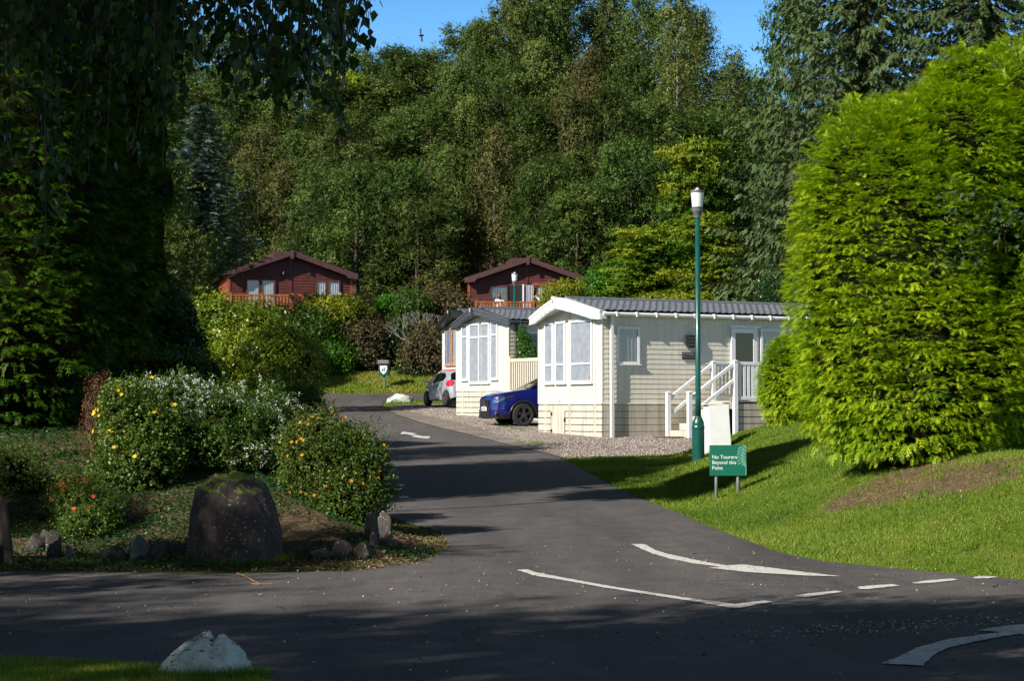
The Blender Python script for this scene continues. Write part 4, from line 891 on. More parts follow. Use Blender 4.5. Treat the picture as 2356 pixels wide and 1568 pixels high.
    # prow shaped canopy over the front
    for side in (0, 1):
        c = MB(); ye = -.2 if side == 0 else W + .2
        e0, e1 = over
        zt_e = ez - .2 * sl + .03; zt_p = ez + rise + .06
        A = Vector((-e0, ye, zt_e)); B = Vector((-e1, ym, zt_p)); nseg = 6; hbv = Vector((0, 0, -bh))
        pts = []
        for i in range(nseg + 1):
            q = A.lerp(B, i / nseg); q.z += .05 * math.sin(pi * i / nseg) * (1 if rise > .5 else .5); pts.append(q)
        th = Vector((.07, 0, 0))
        for i in range(nseg):
            a, b_ = pts[i], pts[i + 1]; la = bh * (1 if i else .8)
            c.add([a, b_, b_ + hbv, a + Vector((0, 0, -la)), a + th, b_ + th, b_ + hbv + th, a + Vector((0, 0, -la)) + th], [(0, 1, 2, 3), (4, 7, 6, 5), (0, 4, 5, 1), (3, 2, 6, 7), (0, 3, 7, 4), (1, 5, 6, 2)])
            f = .025; c.add([a + Vector((-f, 0, -.02)), b_ + Vector((-f, 0, -.02)), b_ + Vector((-f, 0, -.09)), a + Vector((-f, 0, -.09)), a + Vector((0, 0, -.0)), b_, b_ + Vector((0, 0, -.11)), a + Vector((0, 0, -.11))], [(0, 1, 2, 3), (0, 4, 5, 1), (3, 2, 6, 7), (0, 3, 7, 4), (1, 5, 6, 2)])
            f = .018; c.add([a + Vector((-f, 0, -bh * .62)), b_ + Vector((-f, 0, -bh * .62)), b_ + Vector((-f, 0, -bh * .95)), a + Vector((-f, 0, -bh * .78)), a + Vector((0, 0, -bh * .6)), b_ + Vector((0, 0, -bh * .6))], [(0, 1, 2, 3), (0, 4, 5, 1)])
        # top and soffit back to the wall
        c.add([pts[0], pts[-1], (0.0, ym, zt_p - .02), (0.0, ye, zt_e - .02), pts[0] + Vector((.07, 0, -.2)), pts[-1] + Vector((.07, 0, -.26)), (0.0, ym, zt_p - .26), (0.0, ye, zt_e - .22)], [(0, 3, 2, 1), (4, 5, 6, 7), (0, 4, 7, 3)])
        c.build('canopy', canopy, t)
    f = MB(); f.box((-over[1] - .03, ym, ez + rise - .10), (.07, .17, bh + .04)); f.build('finial', canopy, t)
    e = MB(); bz_ = ez + rise - .06; bx_ = -over[1] - .068
    e.bar((bx_, ym + .05, bz_ + .08), (bx_, ym - .01, bz_ - .06), .01, .025, up=(1, 0, 0)); e.bar((bx_, ym - .01, bz_ - .06), (bx_, ym - .05, bz_ + .08), .01, .025, up=(1, 0, 0)); e.build('maker_badge', GREYP if canopy is WHITE else WHITE, t)
    for wdef in wins:
        face, u0, z0, w_, h_, mul, tr = wdef
        if face == 'F': window(t, (-.012, u0 + w_, z0), (0, -1, 0), (-1, 0, 0), w_, h_, mul, tr)
        else: window(t, (u0, -.014, z0), (1, 0, 0), (0, -1, 0), w_, h_, mul, tr)
    return t
TH = math.radians(27)
A27 = Vector((math.cos(TH), math.sin(TH), 0))
c1y = 50.0; c1 = (X(1387, c1y), c1y, tz(X(1387, c1y), c1y) - .01)
# front windows: u counted from the near corner (photo right) to the far one
car1 = caravan('static_caravan', 'cream static caravan with white canopy and slate tile roof, nearest the lamp post', c1, TH, 10.5, wins=[
    ('F', .50, 1.52, 1.22, 1.72, (), (.52,)), ('F', 2.02, 1.52, .58, 1.72, (), (.52,)), ('F', 2.72, 1.52, .52, 1.72, (), (.52,)),
    ('S', .42, 2.02, .70, 1.0, (), ())])
# small yellow utility labels
for (y, z) in ((ym, z) for ym, z in ((2.35, 1.0),)):
    MB().box2((-.04, y, z), (-.032, y + .09, z + .05)).build('yellow_label', plain('yellow_label', (.75, .42, .05), .5), car1)
MB().box2((-.075, .56, 1.60), (-.064, .66, 1.70)).build('window_sticker', PINE, car1)
# door, lamp and name plate on the long wall
def on_side(parent, name, u0, u1, z0, z1, d, mat, d0=.0):
    return MB().box2((u0, -.022 - d, z0), (u1, -.022 - d0, z1)).build(name, mat, parent, bevel=.004)
du = 4.07
dr = window(car1, (du, -.02, 1.0), (1, 0, 0), (0, -1, 0), .86, 2.05, (), (), .13, False, DARK, GLASSD, name='door')
on_side(dr, 'handle', du + .74, du + .78, 1.95, 2.12, .09, CHROME, .05)
window(car1, (du + .98, -.02, 1.25), (1, 0, 0), (0, -1, 0), .8, 1.8, (), (), .07, True, name='window')
MB().box2((du - .06, -.10, 3.06), (du + .95, -.02, 3.12)).build('door_hood', WHITE, car1)
wl = on_side(car1, 'wall_lamp', 2.62, 2.88, 2.48, 2.83, .12, BLACK)
for i in range(3): on_side(wl, 'louvre', 2.65, 2.85, 2.55 + i * .09, 2.57 + i * .09, .135, GREYP, .12)
npl = on_side(car1, 'name_plate', 2.48, 3.02, 2.16, 2.37, .03, BLACK)
on_side(npl, 'plate_face', 2.49, 2.86, 2.21, 2.36, .036, GREYP, .03)
def text(s, parent, mat, M, size, name='lettering', bold=0., ext=.002, space=1.0):
    cu = bpy.data.curves.new('t', 'FONT'); cu.body = s; cu.size = size; cu.extrude = ext; cu.offset = bold; cu.space_character = space
    o = bpy.data.objects.new('t', cu); COL.objects.link(o)
    dg = bpy.context.evaluated_depsgraph_get(); me = bpy.data.meshes.new_from_object(o.evaluated_get(dg)); me.name = name
    bpy.data.objects.remove(o); me.materials.clear(); me.materials.append(mat); me.transform(M)
    return link(name, me, parent)
MX = lambda o, ex, ez: Matrix.Translation(Vector(o)) @ Matrix((Vector(ex), Vector(ez), Vector(ex).cross(Vector(ez)))).transposed().to_4x4()
text('Winchester', npl, BLACK, MX((2.505, -.0605, 2.245), (1, 0, 0), (0, 0, 1)), .075)
tk = MB(); tk.lathe([(.062, 0), (.062, .006)], (0, 0, 0), 16, axis='Y'); tk.v = [(x + 2.94, y - .066, z + 2.275) for x, y, z in tk.v]; em = tk.build('emblem', GREYP, npl)
tk = MB(); tk.bar((2.915, -.07, 2.275), (2.935, -.07, 2.25), .01, .014, up=(0, 1, 0)); tk.bar((2.935, -.07, 2.25), (2.975, -.07, 2.31), .01, .014, up=(0, 1, 0)); tk.build('tick', BLACK, em)
# second caravan
c2y = 62.0; c2p = (X(1171.5, c2y), c2y, tz(X(1171, c2y), c2y) + .02)
car2 = caravan('static_caravan', 'cream static caravan with charcoal canopy between the two parked cars', c2p, TH + math.radians(3), 10, canopy=CHARC, gut=CHARC, hatch=False, over=(.12, .42), bh=.25, He=3.28, rise=.42, wins=[
    ('F', .72, 1.32, .46, 1.95, (), (1.5,)), ('F', 1.28, 1.2, 1.42, 2.05, (.71,), (1.58,)), ('F', 2.78, 1.32, .46, 1.95, (), (1.5,)),
    ('S', .62, 1.35, 1.7, 1.55, (.85,), ())])
# third caravan
c3y = 74.0; c3p = (X(1102, c3y), c3y, tz(X(1100, c3y), c3y) + .05)
car3 = caravan('static_caravan', 'white static caravan with black canopy half hidden behind the charcoal canopied one', c3p, TH + math.radians(-2), 9, canopy=BLACK, gut=BLACK, hatch=False, cream=plain('pale_grey_cladding', (.60, .63, .68), .4, .04), over=(.25, .5), bh=.25, He=3.4, rise=.5)
window(car3, (-.012, 3.35, 1.75), (0, -1, 0), (-1, 0, 0), .62, 1.6, (), (), .08, True, plain('blue_grey_curtain', (.18, .22, .34), .8), frame=PINE)
window(car3, (-.012, 2.65, 1.75), (0, -1, 0), (-1, 0, 0), .62, 1.6, (), (), .08, True, frame=PINE)
MB().lathe([(.11, 0), (.11, .03)], (0, 0, 0), 16, axis='Y').build('x', PINE)
o = bpy.data.objects['x']; o.name = 'round_plaque'; o.data.name = 'round_plaque'; o.parent = car3; o.rotation_euler = (0, 0, pi / 2); o.location = (-.01, 3.0, 1.35)
# ------------------------------------------------------------------ white deck with steps (stands against caravan 1)
def local(root_loc, rz, x, y, z=0):
    c, s = math.cos(rz), math.sin(rz); return (root_loc[0] + c * x - s * y, root_loc[1] + s * x + c * y, root_loc[2] + z)
D0 = local(c1, TH, 1.55, -.04)
dk = thing('veranda', 'white railed deck with steps up to the caravan door', 'deck', (D0[0], D0[1], tz(D0[0], D0[1])), TH)
dw = 1.35; sx = 1.75; dx1 = 3.25; dz = .98
m = MB(); 
for i in range(9): m.box2((sx, -dw + i * .15, dz - .03), (dx1, -dw + i * .15 + .14, dz))
m.build('deck_floor', CREAMD, dk)
m = MB(); hb = .18
for i in range(5): m.box2((sx + .02, -dw - .005, .03 + i * hb), (dx1, -dw + .015, .03 + i * hb + hb - .022))
m.build('skirting', SIDESK, dk)
m = MB(); m.box2((sx + .05, -dw + .03, .02), (dx1 - .05, -.05, dz - .04)); m.build('underfloor', DARK, dk)
m = MB()
for i in range(5):
    x0 = sx - .28 * (5 - i); zt = .19 * (i + 1)
    if i < 5: m.box2((x0, -dw + .05, zt - .19 + .012), (x0 + .27 if i < 4 else sx + .02, -.32, zt))
m.build('steps', CREAMD, dk)
def post(x, y, z0, z1, w=.11):
    p = MB(); p.box2((x - w / 2, y - w / 2, z0), (x + w / 2, y + w / 2, z1)); p.box2((x - w / 2 - .012, y - w / 2 - .012, z1), (x + w / 2 + .012, y + w / 2 + .012, z1 + .02)); p.add([(x - w / 2, y - w / 2, z1 + .02), (x + w / 2, y - w / 2, z1 + .02), (x + w / 2, y + w / 2, z1 + .02), (x - w / 2, y + w / 2, z1 + .02), (x, y, z1 + .05)], [(0, 1, 4), (1, 2, 4), (2, 3, 4), (3, 0, 4)])
    return p.build('post', WHITE, dk)
sb = sx - 1.45
post(sb, -dw, 0, 1.2); post(sb, -.28, 0, 1.2); post(sx, -dw, 0, 2.05); post(sx, -.28, dz - .3, 2.05); post(dx1, -dw, dz, 2.02)
def rail(a, b, w=.06, h=.09, name='rail'): return MB().bar(a, b, w, h).build(name, WHITE, dk, bevel=.006)
for y in (-dw, -.28):
    rail((sb + .05, y, 1.06), (sx - .05, y, 1.98)); rail((sb + .05, y, .62), (sx - .05, y, 1.54))
rail((sx, -dw, 2.0), (dx1, -dw, 2.0)); rail((sx, -dw, 1.06), (dx1, -dw, 1.06))
for i in range(int((dx1 - sx) / .135)): MB().box2((sx + .12 + i * .135, -dw - .02, 1.1), (sx + .20 + i * .135, -dw + .02, 1.96)).build('baluster', WHITE, dk)
# gate / inner railing at the head of the steps
rail((sx - .02, -.28, 1.98), (sx + .9, -.1, 1.98)); rail((sx - .02, -.28, 1.12), (sx + .9, -.1, 1.12))
for i in range(6): MB().box((sx + .12 + i * .14, -.25 + i * .028, 1.55), (.05, .03, .8)).build('baluster', WHITE, dk)
# dark garden chair on the deck
ch = thing('garden_chair', 'black metal garden chair behind the white railing', 'chair', local(D0, TH, 2.75, -.75, dz), TH + .8)
m = MB()
for a in (-.22, .22):
    m.tube([(a, -.22, 0), (a, -.16, .43), (a, -.18, .45)], .014, 6); m.tube([(a, .25, 0), (a, .16, .43), (a, .28, .92)], .014, 6); m.tube([(a, -.18, .45), (a, -.2, .66), (a, .2, .68)], .014, 6)
m.build('frame', BLACK, ch); MB().box2((-.22, -.2, .43), (.22, .18, .455)).build('seat', BLACK, ch)
MB().bar((0, .19, .5), (0, .28, .92), .42, .015, up=(0, -1, 0)).build('backrest', BLACK, ch)
# brown boarded neighbouring deck behind the small golden conifer
wd = thing('timber_deck', 'pale timber railed deck with a red brown board right of the white deck', 'deck', local(D0, TH, 3.38, -1.6), TH)
wd.location.z = tz(wd.location.x, wd.location.y)
m = MB(); m.box2((0, 0, 0), (4, 1.5, .72)); m.build('base_board', BROWNB, wd)
m = MB(); m.box2((-.05, -.06, .73), (4, 1.5, .85)); m.build('deck_floor', PINE, wd)
for x in (0, .85, 1.7, 2.55): MB().box2((x - .06, -.1, .35), (x + .06, .0, 1.75)).build('post', PINE, wd)
MB().box2((-.06, -.09, 1.66), (4, -.02, 1.75)).build('rail', PINE, wd)
for i in range(18): MB().box2((.12 + i * .15, -.07, .9), (.19 + i * .15, -.04, 1.66)).build('baluster', PINE, wd)
# beige fence of the second caravan's deck
TH2 = TH + math.radians(3); f0 = local(c2p, TH2, .06, -.95)
fd = thing('picket_railing', 'beige picket railing of the deck behind the blue car', 'fence', (f0[0], f0[1], tz(*f0[:2]) - .12), TH2 - pi / 2)
BEIGE = plain('beige_upvc', (.56, .50, .40), .45, .05)
MB().box2((-.9, -.04, 2.05), (3.2, .04, 2.16)).build('rail', BEIGE, fd); MB().box2((-.9, -.04, .95), (3.2, .04, 1.05)).build('rail', BEIGE, fd)
for i in range(28): MB().box2((-.85 + i * .14, -.02, 1.05), (-.78 + i * .14, .02, 2.05)).build('picket', BEIGE, fd)
for x in (-.95, 1.05, 3.1): MB().box2((x - .07, -.06, 0), (x + .07, .06, 2.24)).build('post', BEIGE, fd)
m = MB(); m.box2((-.9, .05, .1), (3.2, 2.6, 1.0)); m.build('deck_base', CREAMD, fd)
# potted shrub
pp = local(c2p, TH2, .36, -.36); pz = tz(*pp[:2]) + .95
t = thing('pot_plant', 'tall leafy pot plant beside the charcoal canopied caravan', 'plant', (pp[0], pp[1], pz))
MB().lathe([(.16, -.02), (.2, .15), (.23, .36), (.2, .36), (.19, .3)], n=16).build('pot', GREYP, t)
MB().tube([(0, 0, .3), (.03, 0, .9), (0, 0, 1.9)], [.03, .02, .01], 6).build('stem', TWIG, t)
P, Nn = shell([(0, 0, 1.25, .36, .36, .62), (.1, 0, .8, .35, .3, .35), (-.05, 0, 1.75, .22, .22, .45), (.35, 0, 1.3, .18, .2, .2)], 1500, r2, .8, .2, 3)
V, Fq = leaves(P, Nn, r2, .10, .05, .3); link('foliage', fast_mesh('foliage', V, Fq, M_BRT, np.repeat(r2.random(len(P)), 4)), t)

# ------------------------------------------------------------------ timber lodges
def lodge(label, loc, rz, W=6.55, L=11, He=2.3, rise=1.1, win=(), railspan=None):
    t = thing('timber_lodge', label, 'lodge', loc, rz)
    b = MB(); b.prism([(0, -3), (W, -3), (W, He), (W / 2, He + rise), (0, He)], (0, .01, 0), (1, 0, 0), (0, 0, 1), (0, 1, 0), L)
    b.build('core_wall', REDW, t)
    gab = lambda z: (0, W) if z <= He else ((z - He) / rise * W / 2, W - (z - He) / rise * W / 2)
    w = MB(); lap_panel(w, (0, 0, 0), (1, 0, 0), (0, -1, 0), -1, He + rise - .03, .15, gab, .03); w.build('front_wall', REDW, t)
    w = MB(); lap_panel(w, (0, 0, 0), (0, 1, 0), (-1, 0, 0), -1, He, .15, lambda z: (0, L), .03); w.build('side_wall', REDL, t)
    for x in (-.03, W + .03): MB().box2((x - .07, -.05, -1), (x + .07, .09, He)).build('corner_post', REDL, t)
    MB().box2((W / 2 - .07, -.055, 0), (W / 2 + .07, 0, He + rise - .2)).build('centre_post', REDW, t)
    ov = .32; sl = rise / (W / 2); zt = He + rise + .16
    for sg in (-1, 1):
        xe = W / 2 + sg * (W / 2 + ov); ze = zt - sl * (W / 2 + ov)
        r = MB(); r.add([(W / 2, -.5, zt), (xe, -.5, ze), (xe, L + .4, ze), (W / 2, L + .4, zt), (W / 2, -.5, zt - .1), (xe, -.5, ze - .1), (xe, L + .4, ze - .1), (W / 2, L + .4, zt - .1)], [(0, 1, 2, 3), (4, 7, 6, 5), (0, 4, 5, 1), (1, 5, 6, 2), (2, 6, 7, 3)])
        r.build('roof', REDR, t)
        f = MB(); f.add([(W / 2, -.56, zt + .03), (xe, -.56, ze + .03), (xe, -.56, ze - .26), (xe - sg * .55, -.56, ze - .2 + .0), (xe - sg * .65, -.56, ze - .2 + .55 * sl + .06 - .1), (W / 2, -.56, zt - .24)], [(0, 1, 2, 3, 4, 5)])
        n0 = len(f.v); f.add([(x, -.5, z) for x, y, z in f.v], [(5, 4, 3, 2, 1, 0)]); 
        f.add([], []); f.f += [(i, (i + 1) % 6, n0 + (i + 1) % 6, n0 + i) for i in range(6)]; f.m += [0] * 6
        f.build('bargeboard', REDR, t)
        MB().tube([(xe, -.45, ze - .05), (xe, L + .3, ze - .08)], .06, 6).build('gutter', REDR, t)
    MB().box2((W / 2 - .09, -.64, zt - .42), (W / 2 + .09, -.57, zt + .06)).build('finial', REDR, t)
    r = MB(); r.box2((W / 2 - .8, 1.2, zt - .2), (W / 2 + .8, L, zt + .1)); r.build('ridge_cap', REDR, t)
    for (x, z, ww, hh, mul, cur) in win:
        window(t, (x, -.03, z), (1, 0, 0), (0, -1, 0), ww, hh, mul, (), .09, True, cur, GLASS, REDW, dep=.07)
    return t
PALEC = plain('pale_blind', (.42, .47, .50), .8); DIMC = plain('dim_room', (.10, .12, .13), .6, .3, 2)
l1y = 100.0; l1 = (X(527, l1y), l1y, 6.45)
lod1 = lodge('red brown timber lodge with two lit windows on the bank at the left', l1, math.radians(14), win=[(.85, .42, .80, 1.65, (), PALEC), (1.66, .42, .80, 1.65, (), PALEC), (4.62, .9, .62, 1.15, (), PALEC), (5.25, .9, .72, 1.15, (), PALEC)])
lod1['label'] = 'red brown timber lodge with two pairs of windows on the bank at the left'
MB().lathe([(.05, 0), (.11, .08), (.09, .3), (.03, .4)], (2.9, -.16, 2.25), 10).build('wall_lantern', BLACK, lod1)
l2y = 106.0; l2 = (X(1080, l2y), l2y, 6.55)
lod2 = lodge('red brown timber lodge behind the charcoal canopied caravan roof', l2, math.radians(6), win=[(1.15, .2, 1.05, 1.8, (), DIMC), (3.75, .2, 1.05, 1.8, (), PALEC)])
od = MB(); od.box2((2.15, -.05, -.1), (3.0, -.03, 2.0)); od.build('door_opening', DARK, lod2)
MB().box2((3.02, -.30, -.05), (3.08, -.05, 2.05)).build('open_door', WHITE, lod2)
cm = MB(); vs = []
for i in range(30):
    for z in (0, 2.0): vs.append((3.12 + i * .018, -.2 + .03 * math.sin(i * 1.3), z))
cm.add(vs, [(2 * i, 2 * i + 2, 2 * i + 3, 2 * i + 1) for i in range(29)]); cm.build('door_curtain', CURT, lod2)
MB().box2((3.6, -.07, 2.0), (5.0, -.03, 2.14)).build('lintel', REDL, lod2)
def lodge_rail(label, loc, rz, L, n=60):
    t = thing('deck_railing', label, 'railing', loc, rz)
    MB().box2((0, -.05, 1.0), (L, .05, 1.08)).build('rail', DECKW, t); MB().box2((0, -.03, .12), (L, .03, .2)).build('rail', DECKW, t)
    MB().box2((0, -.02, -.35), (L, 2.5, .05)).build('deck_board', DECKW, t)
    for i in range(int(L / .165)): MB().box2((.06 + i * .165, -.025, .2), (.15 + i * .165, .025, 1.0)).build('baluster', DECKW, t)
    for i in range(int(L / 1.6) + 1): MB().box2((i * 1.6 - .06, -.07, -2), (i * 1.6 + .06, .06, 1.16)).build('post', DECKW, t)
    return t
lodge_rail('orange stained railing round the deck of the left timber lodge', local(l1, math.radians(8), .1, -2.4, .0), math.radians(8), 8.6)
lodge_rail('orange stained railing round the deck of the right timber lodge', local(l2, math.radians(6), .15, -2.6, -.15), math.radians(3), 6.2)

# ------------------------------------------------------------------ people on the right lodge deck
SKIN = plain('skin', (.50, .27, .19), .5, .05); SHIRT = plain('white_shirt', (.70, .72, .76), .7, .04); HAIR = plain('brown_hair', (.12, .06, .03), .6, .1); TROUS = plain('dark_trousers', (.05, .06, .09), .8)
def skin_obj(name, verts, edges, radii, mat, parent, lv=2):
    me = bpy.data.meshes.new(name); me.from_pydata(verts, edges, [])
    me.materials.append(mat); o = link(name, me, parent)
    me.attributes.new('x', 'FLOAT', 'POINT')
    md = o.modifiers.new('skin', 'SKIN')
    bm = bmesh.new(); bm.from_mesh(me); ly = bm.verts.layers.skin.verify()
    for v, r in zip(bm.verts, radii): v[ly].radius = (r, r)
    bm.verts.ensure_lookup_table(); bm.verts[0][ly].use_root = True
    bm.to_mesh(me); bm.free(); md.use_smooth_shade = True
    s = o.modifiers.new('sub', 'SUBSURF'); s.levels = lv; s.render_levels = lv
    return o
def person(label, loc, rz, arms, hair_long=False):
    """seated figure, facing -y"""
    t = thing('person', label, 'person', loc, rz)
    V = [(0, 0, .48), (0, .02, .65), (0, .04, .85), (0, .05, 1.0), (0, .04, 1.10), (0, .0, 1.2), (0, -.01, 1.29)]
    Rr = [.15, .14, .16, .15, .055, .085, .08]; E = [(i, i + 1) for i in range(6)]
    for sg in (-1, 1):
        n = len(V); V += [(sg * .1, -.05, .5), (sg * .12, -.48, .52), (sg * .12, -.46, .1), (sg * .12, -.6, .04)]; Rr += [.09, .06, .045, .035]; E += [(0, n), (n, n + 1), (n + 1, n + 2), (n + 2, n + 3)]
        n = len(V); sh = (sg * .19, .04, 1.0)
        el, ha = arms[0 if sg < 0 else 1]
        V += [sh, el, ha]; Rr += [.06, .042, .03]; E += [(3, n), (n, n + 1), (n + 1, n + 2)]
        hd = (Vector(ha) - Vector(el)).normalized(); k = n + 2; side = hd.cross(Vector((0, 0, 1))).normalized()
        pc = Vector(ha) + hd * .06; V.append(tuple(pc)); Rr.append(.03); E.append((k, len(V) - 1)); pk = len(V) - 1
        for f in range(4):
            b = pc + side * (f - 1.5) * .02 + hd * .02; e = b + hd * (.06 + .012 * (f in (1, 2))); V += [tuple(b), tuple(e)]; Rr += [.010, .008]; E += [(pk, len(V) - 2), (len(V) - 2, len(V) - 1)]
        b = pc - side * .035 - hd * .03; e = b - side * .02 + hd * .035; V += [tuple(b), tuple(e)]; Rr += [.011, .009]; E += [(pk, len(V) - 2), (len(V) - 2, len(V) - 1)]
    skin_obj('body', V, E, Rr, SKIN, t)
    S = [(0, 0, .5), (0, .02, .65), (0, .04, .85), (0, .05, 1.0), (0, .045, 1.06)]; SR = [.165, .155, .175, .165, .09]; SE = [(0, 1), (1, 2), (2, 3), (3, 4)]
    for sg in (-1, 1):
        n = len(S); el = arms[0 if sg < 0 else 1][0]; sh = Vector((sg * .19, .04, 1.0)); S += [tuple(sh), tuple(sh.lerp(Vector(el), .6))]; SR += [.075, .065]; SE += [(3, n), (n, n + 1)]
    skin_obj('shirt', S, SE, SR, SHIRT, t)
    Tt = [(0, 0, .47)]; TR = [.16]; TE = []
    for sg in (-1, 1):
        n = len(Tt); Tt += [(sg * .1, -.06, .5), (sg * .12, -.48, .52), (sg * .12, -.46, .16)]; TR += [.1, .072, .055]; TE += [(0, n), (n, n + 1), (n + 1, n + 2)]
    skin_obj('trousers', Tt, TE, TR, TROUS, t)
    h = MB()
    h.lathe([(.02, .12), (.07, .1), (.1, .04), (.105, -.02), (.1, -.08 - (.12 if hair_long else 0))], (0, .025, 1.27), 14); h.build('hair', HAIR, t, smooth=True)
    f = MB(); f.lathe([(.012, -.01), (.012, .0)], (0, 0, 0), 8, axis='Y'); base_v = f.v; f2 = MB()
    for sx_ in (-.032, .032): f2.add([(x + sx_, y - .088, z + 1.265) for x, y, z in base_v], f.f)
    f2.build('eyes', BLACK, t)
    MB().bar((0, -.085, 1.26), (0, -.108, 1.225), .02, .02).build('nose', SKIN, t); MB().box((0, -.09, 1.195), (.045, .01, .01)).build('mouth', REDW, t)
    c = thing('deck_chair', 'wooden chair under the ' + label, 'chair', loc, rz)
    m = MB()
    for a in (-.22, .22):
        for b in (-.25, .2): m.box2((a - .02, b - .02, 0), (a + .02, b + .02, .36))
    m.build('legs', PINE, c); MB().box2((-.25, -.28, .30), (.25, .24, .36)).build('seat', PINE, c); MB().box2((-.25, .21, .36), (.25, .25, .85)).build('backrest', PINE, c)
    return t
pb = local(l2, math.radians(6), 1.55, -1.7, .05)
person('person with brown hair in a white top seated at the left', pb, math.radians(20), [((-.25, -.15, .78), (-.15, -.38, .75)), ((.25, -.15, .78), (.15, -.38, .75))], True)
pb = local(l2, math.radians(6), 3.95, -1.7, .1)
person('person in a pale shirt with raised hands behind the head', pb, math.radians(-25), [((-.42, .0, 1.22), (-.16, .08, 1.36)), ((.42, .0, 1.22), (.16, .08, 1.36))])
# ------------------------------------------------------------------ lamps
def lamp(label, x, y, H, s=1.0):
    t = thing('street_lamp', label, 'street lamp', (x, y, tz(x, y)), group='green lamp posts along the drive')
    MB().lathe([(.115 * s, -.2), (.115 * s, .62), (.12 * s, .64), (.12 * s, .66), (.112 * s, .68), (.11 * s, .74), (.085 * s, .80), (.055 * s, .86)], n=20).build('base', GREENP, t, smooth=False)
    MB().lathe([(.055 * s, .85), (.052 * s, 1.2), (.045 * s, H - .52)], n=16).build('post', GREENP, t, smooth=True)
    hd = MB().lathe([(.05, H - .55), (.06, H - .54), (.065, H - .50), (.10, H - .42), (.105, H - .36), (.108, H - .355), (.108, H - .34)], n=20).build('lantern_base', GREYP, t, smooth=False)
    MB().lathe([(.098, H - .338), (.122, H - .07)], n=20).build('lantern_lens', LENS, t, smooth=False)
    MB().lathe([(.13, H - .07), (.135, H - .045), (.13, H - .03), (.05, H - .025)], n=20).build('cap', GREYP, t)
    MB().lathe([(.035, H - .025), (.035, H + .0), (.02, H + .02)], n=12).build('photocell', LENS, t)
    return t
lamp('tall green lamp post standing on the lawn in front of the white caravan', X(1606, 34.7), 34.7, Z(433, 34.7) - tz(X(1606, 34.7), 34.7))
lamp('green lamp post rising behind the slate roof of the charcoal canopied caravan', X(1184, 74.5), 76.0, Z(627, 76.0) - tz(X(1184, 76), 76.0))
bpy.data.objects['street_lamp.001'].location.x = X(1184, 76)
# service box
x, y = X(1648, 38.5), 38.5
t = thing('service_box', 'white electricity cabinet with a leaning door behind the green sign', 'cabinet', (x, y, tz(x, y)), math.radians(8))
MB().box2((-.24, -.15, -.1), (.13, .16, .95)).build('cabinet', WHITE, t, bevel=.01)
o = MB().bar((.0, -.17, .95), (.05, -.18, .02), .42, .018, up=(0, -1, 0)).build('door', WHITE, t); MB().bar((.19, .0, .93), (.215, .0, .0), .03, .28, up=(0, 1, 0)).build('side_seal', BLACK, t)
MB().box2((-.29, -.18, .95), (.17, .18, .975)).build('lid', CREAM, t)
# the green notice sign
x, y = X(1674, 28.3), 28.3
t = thing('notice_sign', 'green notice board on two grey posts reading No Tourers Beyond this Point', 'sign', (x, y, tz(x, y)), math.radians(2))
bz = Z(1095, 28.3) - t.location.z; bt = Z(1025, 28.3) - t.location.z; bw = 85 / F * 28.3 / 2
GRN_S = plain('sign_green', (.005, .13, .085), .4, .04); LT = plain('sign_lettering', (.62, .70, .66), .5, .02); LTG = plain('sign_scroll', (.22, .50, .42), .5, .02)
bd = MB().box2((-bw, -.012, bz), (bw, .008, bt)).build('board', GRN_S, t)
for px in (-.175, .155): MB().tube([(px, .03, -.3), (px, .03, bt - .02)], .026, 12).build('post', GALV, t, smooth=True)
for i, s_ in enumerate(('No Tourers', 'Beyond this', 'Point')):
    text(s_, bd, LT, MX((-bw + .035, -.0135, bt - .205 - i * .082), (1, 0, 0), (0, 0, 1)), .078, bold=.0008)
sc_ = MB(); pts = []
for i in range(140):
    s_ = i / 139; zz = bt - .015 - s_ * .30; xx = bw - .075 + .055 * math.sin(s_ * 2 * pi * 6.5) - .03 * math.sin(s_ * pi) + .015; pts.append((min(bw - .006, xx), -.0145, zz + .018 * math.cos(s_ * 2 * pi * 6.5 * 2)))
sc_.tube(pts, .004, 4, mi=0); pts = [(min(bw - .006, p[0] * .6 + bw * .4 + .01), p[1], p[2] - .012) for p in pts[::1]]; sc_.tube(pts, .003, 4); sc_.tube([(bw - .03, -.0145, bt - .315), (bw - .008, -.0145, bt - .33), (bw - .006, -.0145, bz + .01)], .004, 4)
sc_.build('scroll_ornament', LTG, bd)
# dog waste bin
x, y = X(884, 88.8), 88.8
t = thing('dog_bin', 'green dog waste bin with a white dog shield on a green post', 'bin', (x, y, tz(x, y) - .05), math.radians(-8))
MB().box2((-.045, -.045, 0), (.045, .045, .7)).build('post', plain('pale_green_post', (.06, .16, .09), .5), t)
bb = MB().box2((-.24, -.17, .68), (.24, .17, 1.18)).build('bin_body', GREENP, t, bevel=.02)
MB().box2((-.28, -.2, 1.2), (.28, .2, 1.42)).build('lid', GREYP, t, bevel=.06); MB().box2((-.2, -.215, 1.18), (.2, -.1, 1.25)).build('handle', BLACK, t)
sh = MB(); sh.prism([(-.165, .46), (.165, .46), (.165, .3), (.12, .16), (0, .05), (-.12, .16), (-.165, .3)], (0, -.175, .69), (1, 0, 0), (0, 0, 1), (0, -1, 0), .008); so = sh.build('shield', WHITE, bb)
d = MB(); 
